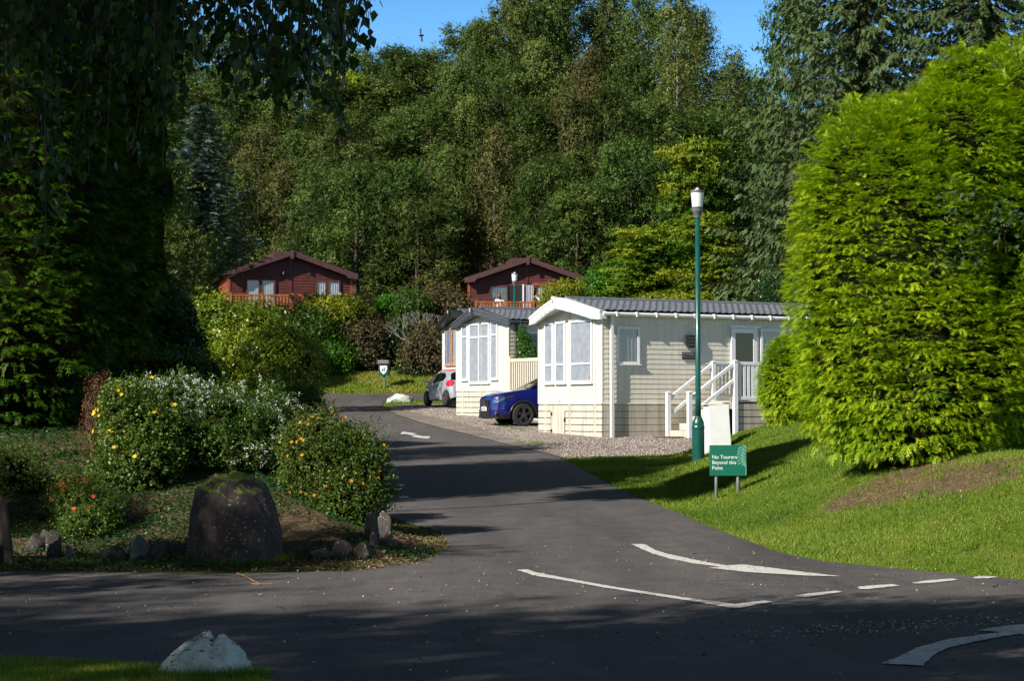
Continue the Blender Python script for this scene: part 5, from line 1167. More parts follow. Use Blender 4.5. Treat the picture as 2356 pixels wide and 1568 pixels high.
for a, b, w_ in (((-.07, .27), (.05, .29), .05), ((.04, .3), (.08, .37), .035), ((.07, .37), (.115, .36), .03), ((-.06, .27), (-.085, .19), .02), ((-.05, .26), (-.03, .19), .02), ((.04, .27), (.03, .19), .02), ((.05, .28), (.08, .2), .02), ((-.07, .28), (-.11, .33), .014)):
    d.bar((a[0], -.187, .69 + a[1]), (b[0], -.187, .69 + b[1]), .006, w_, up=(0, 0, 1)) if abs(b[0] - a[0]) > abs(b[1] - a[1]) else d.bar((a[0], -.187, .69 + a[1]), (b[0], -.187, .69 + b[1]), w_, .006, up=(0, 1, 0))
d.build('dog_symbol', BLACK, so)
# ------------------------------------------------------------------ cars
class Car:
    def __init__(s, L, W, H, top, belt, wheels, wr, sill=.24, roofw=.72):
        s.L, s.W, s.H, s.top, s.beltp, s.wh, s.wr, s.sill, s.roofw = L, W / 2, H, top, belt, wheels, wr, sill, roofw
    def ztop(s, x): return float(np.interp(x, [p[0] for p in s.top], [p[1] for p in s.top]))
    def belt(s, x): return float(np.interp(x, [p[0] for p in s.beltp], [p[1] for p in s.beltp]))
    def hw(s, x):
        f = np.interp(x, [0, .05, .15, .35, .7, 1.1], [.62, .74, .86, .94, .985, 1]); r = np.interp(s.L - x, [0, .05, .15, .4, .9], [.74, .84, .92, .97, 1]); return float(s.W * f * r)
    def zb(s, x):
        z = np.interp(x, [0, .2, s.L - .25, s.L], [s.sill + .02, s.sill - .02, s.sill, s.sill + .1])
        for c in s.wh:
            R = s.wr + .05; d = abs(x - c)
            if d < R: z = max(z, s.wr + math.sqrt(R * R - d * d) * .98)
        return float(z)
    def prof(s, x):
        w = s.hw(x); zb = s.zb(x); zt = s.ztop(x); b = min(s.belt(x), zt - .05)
        if zb > b - .1: b = min(zt - .03, zb + .1)
        lo = [(w * .95, zb), (w * .99, zb + (b - zb) * .18), (w * 1.0, zb + (b - zb) * .45), (w * .99, zb + (b - zb) * .72), (w * .965, zb + (b - zb) * .9), (w * .94, b)]
        g = max(0, zt - b); k = min(1, g / .45); wr_ = w * (.94 - (.94 - s.roofw) * k)
        hi = []
        for t in (.25, .5, .75): hi.append((w * .94 + (wr_ - w * .94) * t, b + (g - .07 * k - .02) * t * (1 if k > .3 else .8)))
        hi += [(wr_, zt - .07 * k - .015), (wr_ * .93, zt - .03 * k - .006), (wr_ * .75, zt - .004), (wr_ * .4, zt + .012), (0, zt + .018)]
        return lo + hi
    def width_at(s, x, z):
        p = s.prof(x); zs = [q[1] for q in p[:10]]; ys = [q[0] for q in p[:10]]
        return float(np.interp(z, zs, ys))
    def stations(s):
        xs = set(np.round(np.linspace(0, s.L, int(s.L / .07)), 3)) | {0, .02, .05, .1, .15, s.L - .05, s.L - .02}
        return sorted(xs)
    def body(s, mat, parent):
        xs = s.stations(); m = MB(); rows = [s.prof(x) for x in xs]; n = len(rows[0]); V = []
        for x, r in zip(xs, rows):
            V += [(x, -y, z) for y, z in r] + [(x, y, z) for y, z in r[-2::-1]]
        k = 2 * n - 1; Fs = [(i * k + j, (i + 1) * k + j, (i + 1) * k + j + 1, i * k + j + 1) for i in range(len(xs) - 1) for j in range(k - 1)]
        Fs += [tuple(range(k)), tuple((len(xs) - 1) * k + j for j in range(k))[::-1]]
        m.add(V, Fs); return m.build('body', mat, parent, smooth=True)
    def strip(s, name, mat, parent, xs, j0, j1, off=.006, sides=(-1,), smooth=True):
        """panel following the skin between profile indices j0..j1 (floats) along xs; j may be functions of x"""
        m = MB()
        for sg in sides:
            V = []; nj = 8
            for x in xs:
                p = s.prof(x); a = j0(x) if callable(j0) else j0; b = j1(x) if callable(j1) else j1
                for q in range(nj + 1):
                    j = a + (b - a) * q / nj; j = min(max(j, 0), len(p) - 1.001); i = int(j); f = j - i
                    y = p[i][0] * (1 - f) + p[i + 1][0] * f; z = p[i][1] * (1 - f) + p[i + 1][1] * f
                    dy = p[i + 1][0] - p[i][0]; dz = p[i + 1][1] - p[i][1]; l = math.hypot(dy, dz) or 1
                    V.append((x - (.004 if x < s.L / 2 else -.004), sg * (y + off * dz / l), z - off * dy / l))
            k = nj + 1; m.add(V, [(i * k + j, (i + 1) * k + j, (i + 1) * k + j + 1, i * k + j + 1) for i in range(len(xs) - 1) for j in range(nj)])
        return m.build(name, mat, parent, smooth=smooth)
    def side_poly(s, name, mat, parent, poly, off=.008, sides=(-1,), smooth=False):
        """polygon of (x,z) laid onto the flank; fan from its centre with subdivided rim"""
        m = MB()
        for sg in sides:
            rim = []
            for i in range(len(poly)):
                a = poly[i]; b = poly[(i + 1) % len(poly)]; n = max(1, int(math.hypot(b[0] - a[0], b[1] - a[1]) / .05))
                rim += [(a[0] + (b[0] - a[0]) * k / n, a[1] + (b[1] - a[1]) * k / n) for k in range(n)]
            cx = sum(p[0] for p in rim) / len(rim); cz = sum(p[1] for p in rim) / len(rim); V = []; R = 4
            for r in range(1, R + 1): V += [(cx + (x - cx) * r / R, cz + (z - cz) * r / R) for x, z in rim]
            V.append((cx, cz)); n = len(rim); c = len(V) - 1
            P = [(x - off * (1.2 if x < .6 else 0) + off * (1.2 if x > s.L - .5 else 0), sg * (s.width_at(min(max(x, 0), s.L), z) + off), z) for x, z in V]
            Fs = [(c, i, (i + 1) % n) for i in range(n)] + [(r * n + i, (r + 1) * n + i, (r + 1) * n + (i + 1) % n, r * n + (i + 1) % n) for r in range(R - 1) for i in range(n)]
            m.add(P, Fs)
        return m.build(name, mat, parent, smooth=smooth)
    def wheels(s, parent, spokes=5, rimmat=ALLOY, accent=None):
        for c in s.wh:
            for sg in (-1, 1):
                y = sg * (s.W - .09); w = MB(); R = s.wr; o = -1 if sg < 0 else 1
                # tyre as a ring
                prof = [(R * .70, -.1), (R * .80, -.108), (R * .95, -.10), (R, -.07), (R, .07), (R * .95, .10), (R * .80, .108), (R * .70, .1)]
                V = []; n = 32
                for r, d in prof:
                    for k in range(n): a = 2 * pi * k / n; V.append((c + r * math.cos(a), y + d, R + r * math.sin(a)))
                m_ = len(prof); w.add(V, [(i * n + k, i * n + (k + 1) % n, ((i + 1) % m_) * n + (k + 1) % n, ((i + 1) % m_) * n + k) for i in range(m_) for k in range(n)])
                ty = w.build('wheel', TYRE, parent, smooth=False)
                d = MB(); d.lathe([(R * .70, -.01), (R * .70, .01)], (c, y, R), 24, axis='Y'); d.build('brake_shade', DARK, ty)
                r_ = MB(); yo = y + o * .085
                V = []
                for r, dd in ((R * .72, .02), (R * .665, .02), (R * .655, -.04), (R * .72, -.04)):
                    for k in range(n): a = 2 * pi * k / n; V.append((c + r * math.cos(a), yo + o * dd, R + r * math.sin(a)))
                r_.add(V, [(i * n + k, i * n + (k + 1) % n, ((i + 1) % 4) * n + (k + 1) % n, ((i + 1) % 4) * n + k) for i in range(4) for k in range(n)])
                for k in range(spokes):
                    for da in (-.16, .16):
                        a = 2 * pi * k / spokes + .3; r_.bar((c + .05 * math.cos(a + da * 2), yo + o * .005, R + .05 * math.sin(a + da * 2)), (c + R * .68 * math.cos(a + da), yo, R + R * .68 * math.sin(a + da)), .02, .035, up=(0, 1, 0))
                r_.lathe([(.055, -.02), (.055, .02)], (c, yo, R), 14, axis='Y'); ro = r_.build('rim', rimmat, ty)
                if accent: a_ = MB(); a_.lathe([(.04, 0), (.04, .004)], (c, yo + o * .024, R), 12, axis='Y'); a_.build('hub_cap', accent, ty)
PLATE = plain('number_plate_white', (.72, .72, .68), .4, .02)
def axisloc(px, Y, rz, lx, ly):
    c, s_ = math.cos(rz), math.sin(rz); wx = X(px, Y); x = wx - (c * lx - s_ * ly); y = Y - (s_ * lx + c * ly); return x, y
# blue crossover
rz = math.radians(18.6); cx, cy = axisloc(1203, 56.4, rz, .93, -.82)
t = thing('parked_car', 'dark blue crossover car parked nose out between two caravans', 'car', (cx, cy, tz(cx, cy) + .015), rz)
CB = Car(4.38, 1.81, 1.59, [(0, .80), (.06, .90), (.25, .99), (.6, 1.06), (1.15, 1.13), (1.25, 1.16), (1.95, 1.54), (2.5, 1.585), (3.2, 1.56), (3.7, 1.46), (4.15, 1.05), (4.32, .98), (4.38, .8)], [(0, .78), (.3, .90), (1.2, 1.0), (3, 1.06), (4.38, 1.0)], (.93, 3.58), .345)
CB.body(BLUEP, t); CB.wheels(t, 5)
xs = list(np.linspace(1.24, 1.93, 12)); CB.strip('windscreen', GLASSD, t, xs, 8.6, 12.99, .008, (-1, 1))
xs = list(np.linspace(1.62, 2.45, 12)); CB.strip('side_window', GLASSD, t, xs, 5.15, lambda x: 8.7 if x > 1.95 else 5.2 + 3.5 * (x - 1.55) / .4, .008, (-1, 1))
xs = list(np.linspace(2.52, 3.55, 12)); CB.strip('side_window', GLASSD, t, xs, 5.15, 8.7, .008, (-1, 1))
xs = list(np.linspace(3.72, 4.1, 8)); CB.strip('rear_window', GLASSD, t, xs, 8.6, 12.99, .008, (-1, 1))
m = MB(); m.box2((.15, -.68, .25), (4.2, .68, .68)); m.build('underbody', DARK, t)
for sg in (-1, 1):
    CB.side_poly('headlight', CHROME, t, [(.05, .70), (.12, .72), (.35, .80), (.62, .90), (.72, .95), (.40, .91), (.12, .86), (.04, .82)], .012, (sg,))
    hl = CB.side_poly('headlight_cover', GLASS, t, [(.03, .68), (.14, .70), (.38, .78), (.66, .90), (.76, .97), (.40, .93), (.10, .88), (.02, .84)], .03, (sg,), True)
    # arch trim
    for c in CB.wh:
        a = MB(); pts = []
        for k in range(15):
            an = pi * k / 14; px_ = c + (.345 + .075) * math.cos(an); pz_ = .345 + (.345 + .055) * math.sin(an); pts.append((px_, sg * (CB.width_at(px_, max(pz_, .4)) + .004), pz_))
        a.tube(pts, .035, 6); a.build('arch_trim', BLACK, t, smooth=True)
    f = MB(); f.lathe([(.085, 0), (.085, .03)], (0, 0, 0), 18, axis='Y'); fo = f.build('fog_lamp_ring', CHROME, t); fo.location = (.13, sg * (CB.hw(.13) + .005), .40); fo.rotation_euler = (0, 0, sg * math.radians(-(48)) if sg < 0 else math.radians(48 + 180))
    f = MB(); f.lathe([(.06, 0), (.06, .02)], (0, -.03, 0), 18, axis='Y'); f2 = f.build('fog_lamp', BLACK, fo)
CB.side_poly('lower_bumper', BLACK, t, [(.0, .24), (.55, .24), (.50, .34), (.0, .33)], .02, (-1, 1))
m = MB(); m.box2((-.03, -.52, .24), (.02, .52, .50)); m.build('lower_grille', BLACK, t)
gr = MB(); gr.box2((-.025, -.36, .60), (.02, .36, .79)); gro = gr.build('grille', BLACK, t)
v_ = MB(); v_.bar((-.04, -.2, .80), (-.045, -.07, .60), .03, .035, up=(1, 0, 0)); v_.bar((-.04, .2, .80), (-.045, .07, .60), .03, .035, up=(1, 0, 0)); v_.bar((-.04, -.08, .605), (-.04, .08, .605), .03, .03); v_.build('chrome_trim', CHROME, gro)
e_ = MB(); 
ring = [(-.055, .075 * math.cos(a), .71 + .075 * math.sin(a)) for a in np.linspace(0, 2 * pi, 20)]
e_.tube(ring, .011, 6); e_.box2((-.062, -.10, .695), (-.05, .10, .725)); e_.build('badge', CHROME, gro)
np_ = MB(); np_.box2((-.05, -.26, .47), (-.035, .26, .585)); npo = np_.build('number_plate', PLATE, t)
text('SJ16 YSG', npo, BLACK, MX((-.052, .235, .49), (0, -1, 0), (0, 0, 1)), .105, bold=.001)
MB().box2((1.52, -1.06, 1.02), (1.66, -.9, 1.15)).build('door_mirror', BLUEP, t, bevel=.03); MB().box2((1.52, .9, 1.02), (1.66, 1.06, 1.15)).build('door_mirror', BLUEP, t, bevel=.03)
for sg in (-1, 1):
    CB.side_poly('tail_lamp', REDGL, t, [(4.05, .9), (4.36, .88), (4.34, 1.02), (4.1, 1.04)], .012, (sg,))
    for x in (2.42, 3.42): MB().box((x, sg * (CB.hw(x) * 1.0 + .01), .92), (.18, .03, .03)).build('door_handle', BLUEP, t)
# silver hatchback with orange roof and mirrors
rz = math.radians(-69); cx, cy = axisloc(1027, 74.2, rz, 2.92, -.74)
t = thing('parked_car', 'silver hatchback with orange mirrors and roof seen from its rear side', 'car', (cx, cy, tz(cx, cy) + .015), rz)
CS = Car(3.47, 1.62, 1.46, [(0, .74), (.06, .84), (.3, .95), (.72, 1.02), (.85, 1.06), (1.4, 1.40), (1.9, 1.465), (2.6, 1.45), (3.05, 1.40), (3.2, 1.30), (3.36, 1.0), (3.43, .9), (3.47, .6)], [(0, .7), (.6, .86), (1.8, .94), (2.9, 1.0), (3.47, .98)], (.56, 2.92), .295, roofw=.76)
CS.body(SILVP, t); CS.wheels(t, 5, ALLOY, REDGL)
CS.strip('roof_panel', ORANP, t, list(np.linspace(1.45, 3.02, 16)), 9.5, 12.99, .01, (-1, 1))
CS.strip('windscreen', GLASSD, t, list(np.linspace(.86, 1.38, 8)), 8.8, 12.99, .008, (-1, 1))
CS.strip('rear_window', GLASSD, t, list(np.linspace(3.16, 3.35, 8)), 8.2, 12.99, .012, (-1, 1))
CS.strip('side_window', GLASSD, t, list(np.linspace(1.12, 1.93, 10)), 5.2, lambda x: 8.5 if x > 1.5 else 5.25 + 3.25 * (x - 1.08) / .42, .008, (-1, 1))
CS.strip('side_window', GLASSD, t, list(np.linspace(2.0, 2.72, 10)), lambda x: 5.2 if x < 2.6 else 5.2 + (x - 2.6) * 12, lambda x: 8.5 if x < 2.5 else 8.5 - (x - 2.5) * 6, .008, (-1, 1))
for sg in (-1, 1): CS.side_poly('door_pillar', BLACK, t, [(1.94, .97), (1.99, .97), (2.0, 1.36), (1.95, 1.36)], .007, (sg,))
for sg in (-1, 1):
    CS.side_poly('tail_lamp', REDGL, t, [(3.02, .80), (3.15, .76), (3.42, .80), (3.42, 1.0), (3.25, 1.04), (3.04, 1.0), (2.98, .9)], .015, (sg,), True)
    MB().box2((1.12, sg * .98 - .1, .95), (1.22, sg * .98 + .06, 1.08)).build('door_mirror', ORANP, t, bevel=.03)
    MB().box2((1.215, sg * .98 - .09, .955), (1.245, sg * .98 + .05, 1.075)).build('mirror_shell', SILVP, t, bevel=.01)
    CS.side_poly('headlight', CHROME, t, [(.04, .66), (.3, .72), (.36, .82), (.08, .80)], .012, (sg,))
    for x in (1.86, 2.62): MB().box((x, sg * (CS.hw(x) + .012), .86), (.15, .03, .03)).build('door_handle', SILVP, t)
    for x, z0, z1 in ((1.12, .4, .92), (1.965, .36, .95)):
        CS.side_poly('door_gap', BLACK, t, [(x, z0), (x + .012, z0), (x + .012, z1), (x, z1)], .003, (sg,))
m = MB(); m.box2((.15, -.6, .2), (3.3, .6, .6)); m.build('underbody', DARK, t)
MB().box2((3.44, -.5, .42), (3.50, .5, .60)).build('rear_bumper_insert', ORANP, t, bevel=.02)
MB().box2((3.46, -.26, .66), (3.49, .26, .77)).build('number_plate', plain('number_plate_yellow', (.7, .5, .03), .4), t)
# small white vehicle glimpsed behind the hedge end
x, y = X(716, 80.5), 80.5
t = thing('parked_car', 'white car end just peeping out behind the beech hedge', 'car', (x - .95, y, tz(x, y)), math.radians(180))
CW = Car(3.9, 1.7, 1.5, CS.top[:-4] + [(3.5, 1.3), (3.75, .98), (3.85, .9), (3.9, .6)], CS.beltp, (.7, 3.2), .3)
CW.body(WHITE, t); CW.wheels(t)
CW.strip('side_window', GLASSD, t, list(np.linspace(1.2, 2.9, 10)), 5.2, 8.4, .008, (-1, 1)); CW.side_poly('tail_lamp', REDGL, t, [(3.5, .8), (3.85, .8), (3.8, 1.0), (3.5, 1.0)], .02, (-1, 1))
t.location.x = x - .9 - 2.6 + 3.2
# ------------------------------------------------------------------ stones
def rock(name, label, cat_, loc, dims, mat, seed, rz=0, cuts=9, sub=4, rough=.05, group=None, flatb=-.5):
    rn = random.Random(seed); bm = bmesh.new(); bmesh.ops.create_icosphere(bm, subdivisions=sub, radius=1)
    for k in range(cuts):
        n = Vector((rn.gauss(0, 1), rn.gauss(0, 1), rn.gauss(0, .8))).normalized(); d = rn.uniform(.5, .85) if len(label) and name == 'edging_stone' else rn.uniform(.62, .88)
        for v in bm.verts:
            q = v.co.dot(n)
            if q > d: v.co -= n * (q - d)
    for v in bm.verts:
        c = v.co; h = math.sin(c.x * 7 + seed) * math.sin(c.y * 8 + 1) * math.sin(c.z * 9 + 2) + .6 * math.sin(c.x * 17 + c.z * 13) * math.sin(c.y * 19 + seed) + .4 * rn.uniform(-1, 1) * .5
        v.co *= 1 + rough * h
        if v.co.z < flatb: v.co.z = flatb
        v.co = Vector((v.co.x * dims[0] / 2, v.co.y * dims[1] / 2, (v.co.z - flatb) * dims[2] / (1 - flatb)))
    me = bpy.data.meshes.new(name); bm.to_mesh(me); bm.free(); me.materials.append(mat)
    for p in me.polygons: p.use_smooth = True
    o = link(name, me); o.location = loc; o.rotation_euler = (0, 0, rz)
    return tag(o, label, cat_, group)
S_WH = stonemat('white_painted_stone', [(.10, .10, .08), (.50, .51, .47), (.80, .80, .77)], (.10, .13, .04), .78, 0, 9)
S_BD = stonemat('lichened_brown_boulder', [(.016, .011, .011), (.045, .031, .028), (.11, .08, .072)], (.15, .18, .016), .62, .3, 7)
S_DK = stonemat('mossy_edging_stone', [(.016, .013, .011), (.04, .032, .027), (.08, .068, .056)], (.05, .06, .008), .9, .3, 9)
S_LT = stonemat('pale_edging_stone', [(.05, .048, .048), (.12, .115, .115), (.2, .19, .19)], (.05, .06, .008), 1.3, .1, 9)
x, y = X(545, 19.1), 19.1
# boulder: dome widening to the foot
def shaped(o, tabx, tabh, depth, seed, rough):
    """reshape a unit stone so that its outline follows a height table along x"""
    for v in o.data.vertices:
        c = v.co; r = math.sqrt(max(1e-4, 1 - min(.9999, c.x * c.x))); h = float(np.interp(c.x, tabx, tabh)); ny_, nz_ = c.y / r, c.z / r
        n = 1 + rough * (math.sin(c.x * 9 + seed) * math.sin(c.y * 8 + c.z * 7) + .6 * math.sin(c.z * 19 + c.x * 15) * math.sin(c.y * 17 + seed) + .35 * math.sin(c.x * 41 + c.z * 37) * math.sin(c.y * 43))
        e = abs(ny_) ** .8 * (1 if ny_ > 0 else -1)
        v.co = Vector((c.x * tabx[-1] ** 0 * o['hw'] * n, e * depth * math.sqrt(max(0, 1 - c.x * c.x * .8)) * n, (abs(nz_) ** .55 * (1 if nz_ > 0 else -.3)) * h * n))
    del o['hw']; o.data.update()
def unit_stone(name, label, cat_, loc, mat, hw, tx, th, depth, seed, rough=.03):
    bm = bmesh.new(); bmesh.ops.create_icosphere(bm, subdivisions=6, radius=1); me = bpy.data.meshes.new(name); bm.to_mesh(me); bm.free(); me.materials.append(mat)
    for p in me.polygons: p.use_smooth = True
    o = link(name, me); o.location = loc; o['hw'] = hw; shaped(o, tx, th, depth, seed, rough); return tag(o, label, cat_)
bo = unit_stone('boulder', 'large dark boulder with moss on its crown beside the drive', 'boulder', (x, y, tz(x, y) - .04), S_BD, .475, [-1, -.98, -.94, -.87, -.74, -.4, .0, .35, .6, .8, .92, 1], [.02, .30, .52, .70, .83, .90, .92, .89, .80, .62, .36, .02], .42, 2, .026)
x, y = X(468, 10.95), 10.95
wr_ = unit_stone('white_stone', 'big white painted stone with moss in the near foreground grass', 'stone', (x, y, .0), S_WH, .29, [-1, -.85, -.6, -.3, .02, .12, .2, .27, .36, .42, .62, .85, .95, 1], [.02, .07, .16, .23, .275, .285, .25, .245, .27, .27, .22, .16, .10, .02], .2, 7, .042)
x, y = X(919, 80.2), 80.2
rock('white_stone', 'white painted stone marking the far corner of the gravel drive', 'stone', (x + .15, y, tz(x, y) - .05), (1.0, .6, .52), S_WH, 8, 0, 10, 4, .04)
rock('white_stone', 'small white stone leaning against the left of the far white painted stone', 'stone', (x - .35, y + .1, tz(x, y) - .05), (.6, .4, .36), S_WH, 9, 1, 8, 3, .04)
er = random.Random(4)
edg = [(85, 1268, .24, .2, 'dark rounded edging stone, leftmost of the three by the wooden frame'), (110, 1250, .17, .16, 'brownish stone perched between two dark rounded edging stones'), (128, 1278, .24, .22, 'dark upright edging stone right of the three by the wooden frame'), (165, 1285, .15, .12, 'small pale wedge shaped edging stone'), (258, 1290, .34, .13, 'long low dark edging stone below the red flowered bush'), (312, 1290, .13, .18, 'thin upright slab in the edging row'), (330, 1284, .2, .22, 'grey square edging stone right of the thin slab'), (378, 1290, .24, .17, 'mossy edging stone second left of the boulder'), (415, 1285, .26, .18, 'rough edging stone touching the left foot of the boulder'),
       (470, 1300, .2, .16, 'mossy stone at the front foot of the boulder'), (740, 1288, .22, .13, 'low mossy stone right of the boulder'), (785, 1285, .26, .16, 'brown stone half way between boulder and stone heap'), (835, 1285, .32, .14, 'flat mossy stone below the stone heap'), (855, 1245, .22, .26, 'upright mossy stone at the left of the heap under the orange flowers'), (885, 1240, .22, .26, 'dark round stone at the right of the heap under the orange flowers'), (862, 1262, .14, .18, 'pointed ochre stone at the front of the heap'), (900, 1262, .2, .14, 'low grey stone right of the heap')]
for i, (u, v, w, h, lab) in enumerate(edg):
    gx, gy = G(u, v)
    gy += .0; w *= .85; rock('edging_stone', lab, 'stone', (gx, gy, tz(gx, gy) - .05), (w * 1.3, w * .95, h * 1.2 + .05), S_LT if 'pale' in lab or 'grey sq' in lab or 'thin' in lab else S_DK, 30 + i, er.uniform(-.5, .5), 13, 4, .03, group='edging stones of the flower bed')
# rustic wooden frame at the left edge
x, y = X(8, 18.9), 18.7
OLDW = plain('old_dark_timber', (.045, .032, .022), .8, .25, 8, bump=.4)
t = thing('wooden_trestle', 'old dark timber trestle cut by the left edge of the photo', 'trestle', (x, y, tz(x, y)), 0)
MB().bar((.06, 0, .62), (.16, -.05, -.05), .07, .09, up=(0, 1, 0)).build('leg', OLDW, t); MB().bar((-.9, 0, .62), (-1.0, -.05, -.05), .07, .09, up=(0, 1, 0)).build('leg', OLDW, t)
MB().box2((-.03, .02, 0), (.05, .1, .68)).build('upright', OLDW, t); MB().box2((-1.0, -.06, .52), (.0, -.02, .64)).build('rail', OLDW, t); MB().box2((-1.1, -.08, .14), (-.02, -.03, .25)).build('rail', OLDW, t); MB().box2((-.9, -.07, .0), (.01, -.02, .1)).build('rail', OLDW, t)
# fallen orange twig, manhole lid, bird
a = G(548, 1326); b = G(600, 1352); c = G(630, 1352); tw = MB()
tw.tube([(a[0], a[1], .03), ((a[0] * .6 + b[0] * .4), a[1] * .55 + b[1] * .45, .045), (b[0], b[1], .03)], .006, 5); tw.tube([(b[0], b[1], .03), (c[0], c[1], .035)], .005, 5); tw.tube([(b[0], b[1], .03), (b[0] - .08, b[1] + .03, .03)], .004, 5)
tag(tw.build('fallen_twig', plain('orange_twig', (.30, .13, .04), .6)), 'forked orange twig lying on the tarmac below the boulder', 'twig')
mx_, my_ = G((2100 + 240 / 3.136) * .7062, (950 + 1510 / 3.136) * .7062)
mh = MB(); mh.lathe([(.42, .0), (.42, .03), (.36, .035), (.36, .028)], n=28); o = mh.build('drain_cover', plain('rusty_iron', (.12, .085, .07), .7, .2)); o.location = (mx_, my_, tz(mx_, my_) + .03); tag(o, 'round rusty drain cover in the gravel by the foot of the steps', 'drain cover')
bd = MB(); bd.tube([(-.15, 0, 0), (0, 0, .03), (.16, 0, .02)], [.02, .07, .015], 6); bd.add([(0, 0, .04), (-.05, .0, .05), (-.1, .05, .42), (.02, .03, .4), (-.05, 0, .03), (.06, -.02, .03), (.0, -.05, -.35), (.1, -.05, -.3)], [(0, 1, 2, 3), (4, 5, 7, 6)])
o = bd.build('bird', BLACK); o.location = (X(968, 100), 100, Z(77, 100)); tag(o, 'tiny dark bird flying in the blue sky', 'bird')

# ------------------------------------------------------------------ weeping birch near the camera
def ovate(P, T, S, l, w):
    n = len(P); l = l[:, None]; w = w[:, None]; up = np.cross(T, S)
    # six point leaf: base, two shoulders, two mids, tip -> two quads folded on the midrib
    b = P; tip = P + T * l; r = P + T * l * .32 + S * w * .5 + up * w * .10; r2_ = P + T * l * .62 + S * w * .30 + up * w * .06; q = P + T * l * .32 - S * w * .5 + up * w * .10; q2 = P + T * l * .62 - S * w * .30 + up * w * .06
    V = np.stack([b, r, r2_, tip, b, tip, q2, q], 1).reshape(-1, 3)
    return V, np.arange(n * 8, dtype=np.int32).reshape(-1, 4)
M_BIR = leafmat('birch_leaves', [(.010, .028, .005), (.028, .065, .010), (.055, .10, .016)], .35, .35, .05)
rb = np.random.default_rng(3)
t = thing('weeping_birch', 'weeping birch whose leafy twigs hang in from the top left, close to the camera', 'tree', (-4.6, 6.2, 0))
ox, oy = -4.6, 6.2
tr = MB(); tr.tube([(0, 0, -.2), (.1, .05, 2.0), (.05, .1, 4.5), (.2, .1, 7.5), (.15, .1, 10)], [.24, .19, .15, .09, .03], 12); tr.build('trunk', BIRCHB, t, smooth=True)
lm = MB(); tips = []
limbs = [(2.9, (3.6, 1.2, 1.6)), (3.1, (2.2, 1.4, 1.0)), (3.2, (3.0, .3, 1.3)), (3.5, (4.2, 1.9, 1.7)), (3.0, (1.6, .6, .7)), (4.2, (2.0, 2.4, 1.5)), (5.0, (-2, 1, 1.6)), (4.5, (0, -2.4, 1.8)), (6, (1.6, -1.4, 1.8)), (6.5, (-1.6, -1.0, 1.6)), (7, (1.2, 1.4, 1.6))]
for z0, d in limbs:
    p0 = Vector((.08, .08, z0)); p3 = p0 + Vector(d); pts = [p0, p0 + Vector(d) * .35 + Vector((0, 0, .35)), p0 + Vector(d) * .7 + Vector((0, 0, .3)), p3]
    lm.tube(pts, [.07, .05, .03, .012], 7)
lm.build('limb', BIRCHB, t, smooth=True)
strands = MB(); LP = []; LT = []
def strand(u, vend, Y, top=None):
    xw = X(u, Y); zw = Z(vend, Y); zt = top or Z(-60, Y) + rb.uniform(.1, .9)
    zt = max(zt, zw + .25); sway = rb.normal(size=4) * .035
    n = 8; pts = []
    for k in range(n + 1):
        f = k / n; pts.append(Vector((xw + sway[0] * math.sin(f * 3) + sway[1] * (1 - f) * 2 - ox, Y + sway[2] * math.sin(f * 3 + 1) - oy, zt + (zw - zt) * f)))
    strands.tube(pts, [.004 - .0025 * k / n for k in range(n + 1)], 4, cap=False)
    L = zt - zw; nl = int(L / .026)
    for k in range(nl):
        f = (k + rb.random()) / nl; i = min(n - 1, int(f * n)); p = pts[i].lerp(pts[i + 1], f * n - i)
        a = rb.uniform(0, 2 * pi); out = Vector((math.cos(a), math.sin(a), -.6)); q = p + out * rb.uniform(.008, .05)
        LP.append(q); LT.append((math.cos(a) * .5 + rb.normal() * .25, math.sin(a) * .5 + rb.normal() * .25, -1.0))
    for _ in range(int(L / .22)):                              # side twiglets
        f = rb.uniform(0, .92); i = min(n - 1, int(f * n)); p = pts[i].lerp(pts[i + 1], f * n - i); a = rb.uniform(0, 2 * pi); ln = rb.uniform(.08, .2)
        e = p + Vector((math.cos(a) * .4, math.sin(a) * .4, -1)) * ln; strands.tube([p, p.lerp(e, .5) + Vector((math.cos(a), math.sin(a), 0)) * .03, e], .0018, 3, cap=False)
        for k in range(int(ln / .025)): q = p.lerp(e, rb.random()) + Vector(rb.normal(size=3)) * .012; LP.append(q); LT.append((rb.normal() * .4, rb.normal() * .4, -1.))
env = lambda u: np.interp(u, [-150, 0, 120, 250, 400, 480, 560, 640, 700, 760, 800, 835], [170, 170, 180, 190, 200, 190, 145, 185, 175, 150, 60, 20])
for i in range(150):
    u = rb.uniform(-250, 800) if i % 2 else rb.uniform(-250, 430); v = env(u) * rb.uniform(-.1, 1.0); strand(u, v, rb.uniform(6.2, 8.6))
for i in range(26): strand(rb.uniform(500, 800), env(650) * rb.uniform(.8, 1.2), rb.uniform(6.6, 7.6))
for u, v, Y in ((100, 590, 7), (128, 480, 7.2), (98, 470, 6.8), (135, 430, 7.1), (60, 420, 7.3), (170, 400, 7.2), (772, 310, 7.0), (765, 250, 7.1), (705, 250, 6.9), (378, 400, 7.), (30, 380, 7.2), (230, 380, 7), (300, 360, 7.4), (420, 330, 7), (820, 90, 6.9)): strand(u, v, Y)
strands.build('twigs', TWIG, t)
P = np.array([tuple(p) for p in LP]); T = unit(np.array(LT)); S = unit(np.cross(T, rb.normal(size=P.shape))); n = len(P)
V, Fq = ovate(P, T, S, rb.uniform(.032, .056, n), rb.uniform(.026, .044, n))
link('hanging_leaves', fast_mesh('hanging_leaves', V, Fq, M_BIR, np.repeat(rb.random(n), 8)), t)
cl = []
for i in range(26):
    a = rb.uniform(0, 2 * pi); r = rb.uniform(.4, 2.6); cl.append((math.cos(a) * r * .9, math.sin(a) * r, rb.uniform(5.0, 10.2) - r * .5, .8, .8, .75))
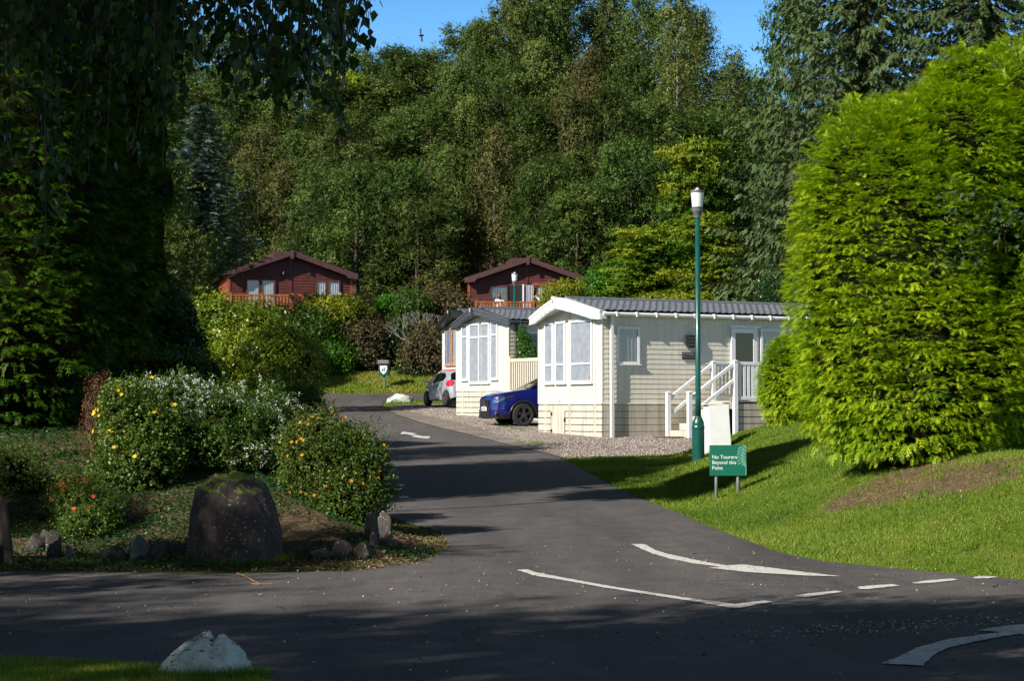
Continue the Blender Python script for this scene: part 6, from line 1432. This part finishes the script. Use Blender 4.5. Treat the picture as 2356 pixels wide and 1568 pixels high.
P, Nn = shell(cl, 13000, rb, .9, .2, 2); V, Fq = leaves(P, Nn, rb, .10, .07, .4, .4)
link('crown', fast_mesh('crown', V, Fq, M_BIR, np.repeat(rb.random(len(P)), 4)), t)
# trees behind the camera and off to the left that throw the shade over the foreground
shade('green1', 'roadside tree behind the camera, nearest to it', -13, -4.5, 16.5, 4.6, 0)
shade('green2', 'roadside tree behind the camera, second from it', -18.5, -3.5, 17, 4.8, 1)
shade('olive1', 'roadside tree behind the camera, third from it', -24, -3, 16.5, 4.8, 2)
shade('green1', 'roadside tree far behind the camera on the left', -30, -2, 16.5, 5, 3)
shade('green2', 'roadside tree behind the camera standing farthest back', -9, -6, 16.5, 4.5, 4)
for i_, (a_, b_, h_) in enumerate(((-13.4, 10.4, 9.7), (-15.6, 12.8, 8.9), (-18, 15, 8.6))): shade(('olive1', 'green1', 'olive1', 'green2')[i_], ('slim', 'second', 'third', 'fourth')[i_] + ' tree off the left edge of the photo shading the flower bed', a_, b_, h_, 2.3, i_)
shade('high', 'high crowned tree off the left edge shading the drive and the lawn', -10.75, 19.3, 14, 1.5, 1)
shade('olive1', 'off frame tree left of the drive shading the far road', -14, 33, 11, 2.6, 2)

# ------------------------------------------------------------------ grass, litter, chippings
M_BLADE = leafmat('grass_blades', [(.06, .12, .008), (.12, .21, .014), (.21, .28, .025), (.34, .29, .07)], .35, .5, .02)
rg = np.random.default_rng(9)
def blades(x, y, h, w, rng, lean=.35, dry=0., z0=0.):
    n = len(x); z = terrain(x, y) + z0 - .01; a = rng.uniform(0, 2 * pi, n); c, s = np.cos(a), np.sin(a); h = h * rng.uniform(.5, 1.3, n)
    l = rng.normal(size=(n, 2)) * lean * h[:, None]
    V = np.stack([np.stack([x - c * w, y - s * w, z], 1), np.stack([x + c * w, y + s * w, z], 1), np.stack([x + l[:, 0], y + l[:, 1], z + h], 1)], 1).reshape(-1, 3)
    A = np.repeat(np.clip(.42 + .22 * nz(x, y, 1.1) + .16 * nz(x, y, .35, 1.) + rng.normal(size=n) * .2 + dry, 0, 1), 3)
    return V, np.arange(n * 3, dtype=np.int32).reshape(-1, 3), A
def region(n, x0, x1, y0, y1, f):
    x = rg.uniform(x0, x1, n); y = rg.uniform(y0, y1, n); k = f(x, y); return x[k], y[k]
fr = lambda x, y: (np.abs(x / y) < .30)
parts = []
x, y = region(330000, 1.2, 9, 15.5, 28, lambda x, y: (lawn_s(x, y) > -.035 + .02 * nz(x, y, 4)) & fr(x, y) & (rg.random(len(x)) < .04 + .96 * sst(.35, 1.5, np.sqrt(soilp(x, y)) + .2 * nz(x, y, 2.2))))
parts.append(blades(x, y, .042, .0055, rg))
x, y = region(60000, 2.5, 8, 19, 26, lambda x, y: (lawn_s(x, y) > .3) & (np.sqrt(soilp(x, y)) < 1.5) & (rg.random(len(x)) < .35)); parts.append(blades(x, y, .028, .005, rg, .8, .5))
x, y = region(150000, .9, 10, 28, 41.5, lambda x, y: (lawn_s(x, y) > .03) & fr(x, y)); parts.append(blades(x, y, .055, .009, rg))
x, y = region(60000, -3.4, -.9, 10.2, 11.6, lambda x, y: (y < np.interp(x, [-4, -2.6, -1.6, -1.25], [11.7, 11.4, 10.95, 10.35])) & fr(x, y)); parts.append(blades(x, y, .045, .0035, rg, z0=.05))
cxs, cys = region(900, 1.6, 8, 16, 40, lambda x, y: (lawn_s(x, y) > .1) & fr(x, y))
parts.append(blades(np.repeat(cxs, 26) + rg.normal(size=len(cxs) * 26) * .035, np.repeat(cys, 26) + rg.normal(size=len(cxs) * 26) * .035, .075, .006, rg, .5, -.12))
for (gx_, gy_, rx_, ry_, n_) in ((X(468, 10.95), 10.83, .33, .16, 1500),):
    a_ = rg.uniform(pi, 2 * pi, n_); q_ = rg.uniform(.85, 1.25, n_); parts.append(blades(gx_ + np.cos(a_) * rx_ * q_, gy_ + np.sin(a_) * ry_ * q_, .075, .0035, rg, .4, -.1, .05))
V, Fq, A = cat(parts); tag(link('lawn_grass', fast_mesh('lawn_grass', V, Fq, M_BLADE, A)), 'short bright mown grass of the lawns', 'grass', kind='stuff')
parts = []
x, y = region(60000, -16, 4, 88.2, 92.5, lambda x, y: x > -99); parts.append(blades(x, y, .14, .03, rg, .5, .35))
x, y = region(14000, -5.6, 3, 78.6, 82.3, lambda x, y: (y > 79.3 - .2 * (x + 3.5)) & (x > -5.3)); parts.append(blades(x, y, .11, .025, rg))
x, y = region(26000, -4.2, 1.5, 46, 66, lambda x, y: (np.sin(x * 1.1 + .6) + np.cos(y * .55 + x) > .95) & (x > np.interp(y, [46, 60, 66], [.4, -2.0, -3.4])) & (x < np.interp(y, [46, 60, 66], [1.6, -.6, -2]))); parts.append(blades(x, y, .05, .018, rg, z0=.03))
V, Fq, A = cat(parts); tag(link('rough_grass', fast_mesh('rough_grass', V, Fq, M_BLADE, A)), 'rough yellowish grass of the far bank and gravel', 'grass', kind='stuff')
# ground cover in the flower bed
M_COV = leafmat('ground_cover_leaves', [(.014, .045, .012), (.03, .085, .02), (.06, .13, .025)], .3, .4, .02)
x, y = region(110000, -9, -.8, 18.2, 30, lambda x, y: (bed_s(x, y) > .12) & (nz(x, y, 1.3) + rg.normal(size=len(x)) * .35 > np.where(x > -2.6, .3, -.6)))
P = np.stack([x, y, terrain(x, y) + rg.uniform(.005, .05, len(x))], 1); V, Fq = leaves(P, np.tile([0, -.2, 1.], (len(P), 1)), rg, .042, .030, 1.2)
tag(link('ground_cover', fast_mesh('ground_cover', V, Fq, M_COV, np.repeat(clumpy(P, rg, 1), 4))), 'low leafy ground cover in the shaded flower bed', 'ground cover', kind='stuff')
x, y = region(30000, -9, -.7, 18.0, 24, lambda x, y: (bed_s(x, y) > -.06) & (bed_s(x, y) < .75)); parts = [blades(x, y, .05, .004, rg, .6, -.1)]
for (gx_, gy_, rx_, ry_, n_) in ((X(545, 19.1), 19.1, .5, .42, 900),):
    a_ = rg.uniform(pi, 2 * pi, n_); q_ = rg.uniform(.95, 1.2, n_); parts.append(blades(gx_ + np.cos(a_) * rx_ * q_, gy_ + np.sin(a_) * ry_ * q_, .09, .005, rg, .5, -.1))
V, Fq, A = cat(parts); tag(link('edge_grass', fast_mesh('edge_grass', V, Fq, M_BLADE, A)), 'sparse grass along the edge of the flower bed', 'grass', kind='stuff')
M_LIT = leafmat('woodchip_litter', [(.04, .02, .012), (.12, .065, .035), (.24, .15, .09), (.34, .27, .2)], .1, .8, .02)
x, y = region(26000, -5.5, -.6, 17.9, 23, lambda x, y: (bed_s(x, y) > -.05) & (bed_s(x, y) < np.where(x > -2.4, 1.1, .5)))
P = np.stack([x, y, terrain(x, y) + .012 + rg.uniform(0, .02, len(x))], 1); V, Fq = leaves(P, np.tile([0, 0, 1.], (len(P), 1)), rg, .04, .016, 1.6)
tag(link('leaf_litter', fast_mesh('leaf_litter', V, Fq, M_LIT, np.repeat(rg.random(len(P)), 4))), 'wood chips and fallen leaves along the bed edge', 'litter', kind='stuff')
# fallen leaves and needles on tarmac and lawn
x = np.concatenate([rg.uniform(-4, 5, 420), rg.uniform(2.6, 6.5, 120)]); y = np.concatenate([rg.uniform(11, 20, 420), rg.uniform(18, 26, 120)]); 
P = np.stack([x, y, terrain(x, y) + .032 + (lawn_s(x, y) > 0) * .03], 1); V, Fq = leaves(P, np.tile([0, 0, 1.], (len(P), 1)), rg, .045, .02, 2.)
tag(link('fallen_leaves', fast_mesh('fallen_leaves', V, Fq, M_LIT, np.repeat(rg.uniform(.3, 1, len(P)), 4))), 'scattered brown fallen leaves on tarmac and lawn', 'leaves', kind='stuff')
def chips(x, y, s, mat, name, label, z0=.02):
    n = len(x); B = np.array([(1, 0, 0), (0, 1, 0), (-1, 0, 0), (0, -1, 0), (0, 0, .8), (0, 0, -.5)], float); Fi = np.array([(0, 1, 4), (1, 2, 4), (2, 3, 4), (3, 0, 4), (1, 0, 5), (2, 1, 5), (3, 2, 5), (0, 3, 5)])
    V = B[None] * (s * rg.uniform(.5, 1.3, n))[:, None, None] * rg.uniform(.6, 1.2, (n, 6, 1)); a = rg.uniform(0, 6.28, n); c, q = np.cos(a)[:, None], np.sin(a)[:, None]
    V = np.stack([V[..., 0] * c - V[..., 1] * q + x[:, None], V[..., 0] * q + V[..., 1] * c + y[:, None], V[..., 2] + (terrain(x, y) + z0)[:, None]], -1)
    Fq = (Fi[None] + (np.arange(n) * 6)[:, None, None]).reshape(-1, 3)
    o = link(name, fast_mesh(name, V.reshape(-1, 3), Fq, mat, np.repeat(rg.random(n), 6))); return tag(o, label, 'gravel', kind='stuff')
M_CHIP = leafmat('stone_chippings', [(.06, .055, .055), (.13, .12, .11), (.26, .23, .20), (.42, .38, .34)], 0, .8, .02)
n = 620; u = rg.normal(2.9, .75, n); yy = 13.6 + (u - 2.9) * .42 + rg.normal(size=n) * .22
chips(np.concatenate([u, rg.uniform(-4, 5, 330)]), np.concatenate([yy, rg.uniform(11, 21, 330)]), .012, M_CHIP, 'loose_chippings', 'loose stone chippings scattered on the tarmac')
x, y = region(150000, -4.6, 7, 40, 78, lambda x, y: (x > np.interp(y, [40.5, 43.6, 50, 57, 66, 72, 78], [1.1, .75, -.1, -1.3, -3.2, -4.2, -4.6])) & (x < np.interp(y, [40, 42, 46, 50, 56, 78], [1.5, 4.6, 6.6, 5, 4, 3]))) 
M_GCH = leafmat('pink_gravel_stones', [(.10, .08, .07), (.22, .18, .155), (.33, .28, .245), (.46, .42, .39)], 0, .85, .02)
k = rg.random(len(x)) < .45; chips(x[k], y[k], .024, M_GCH, 'loose_gravel', 'pinkish gravel stones of the parking area', .03)

# ------------------------------------------------------------------ light
EL = math.radians(33); az = Vector((-.77, -.64, 0)).normalized()
sd = Vector((az.x * math.cos(EL), az.y * math.cos(EL), math.sin(EL)))
L_ = bpy.data.lights.new('sun', 'SUN'); L_.energy = 5.0; L_.angle = math.radians(.5); L_.color = (1, .94, .84)
so = bpy.data.objects.new('sun', L_); COL.objects.link(so); so.rotation_euler = sd.to_track_quat('Z', 'Y').to_euler()
w = bpy.data.worlds.new('World'); sc.world = w; w.use_nodes = True; nt = w.node_tree
sky = nt.nodes.new('ShaderNodeTexSky'); sky.sky_type = 'NISHITA'; sky.sun_disc = False; sky.sun_elevation = EL; sky.sun_rotation = math.atan2(az.x, az.y); sky.ozone_density = 3.2; sky.air_density = 1.0; sky.dust_density = 0.; sky.altitude = 500
hs = nt.nodes.new('ShaderNodeHueSaturation'); hs.inputs['Saturation'].default_value = 1.25; hs.inputs['Value'].default_value = 1.25
tcw = nt.nodes.new('ShaderNodeTexCoord'); sxz = nt.nodes.new('ShaderNodeSeparateXYZ'); mrw = nt.nodes.new('ShaderNodeMapRange'); mrw.inputs['From Min'].default_value = .22; mrw.inputs['From Max'].default_value = .6; mrw.inputs['To Min'].default_value = 1.3; mrw.inputs['To Max'].default_value = .5
mv = nt.nodes.new('ShaderNodeMapRange'); mv.inputs['From Min'].default_value = .2; mv.inputs['From Max'].default_value = .5; mv.inputs['To Min'].default_value = 1.45; mv.inputs['To Max'].default_value = .3; nt.links.new(sxz.outputs['Z'], mv.inputs['Value']); nt.links.new(mv.outputs[0], hs.inputs['Value'])
nt.links.new(tcw.outputs['Generated'], sxz.inputs[0]); nt.links.new(sxz.outputs['Z'], mrw.inputs['Value']); nt.links.new(mrw.outputs[0], hs.inputs['Saturation'])
nt.links.new(sky.outputs[0], hs.inputs['Color']); nt.links.new(hs.outputs[0], nt.nodes['Background'].inputs['Color']); nt.nodes['Background'].inputs['Strength'].default_value = .072
sc.view_settings.view_transform = 'Standard'; sc.view_settings.look = 'None'; sc.view_settings.exposure = .78; sc.view_settings.gamma = 1
sc.cycles.max_bounces = 6; sc.cycles.diffuse_bounces = 3; sc.cycles.transparent_max_bounces = 12; sc.cycles.caustics_reflective = False; sc.cycles.caustics_refractive = False
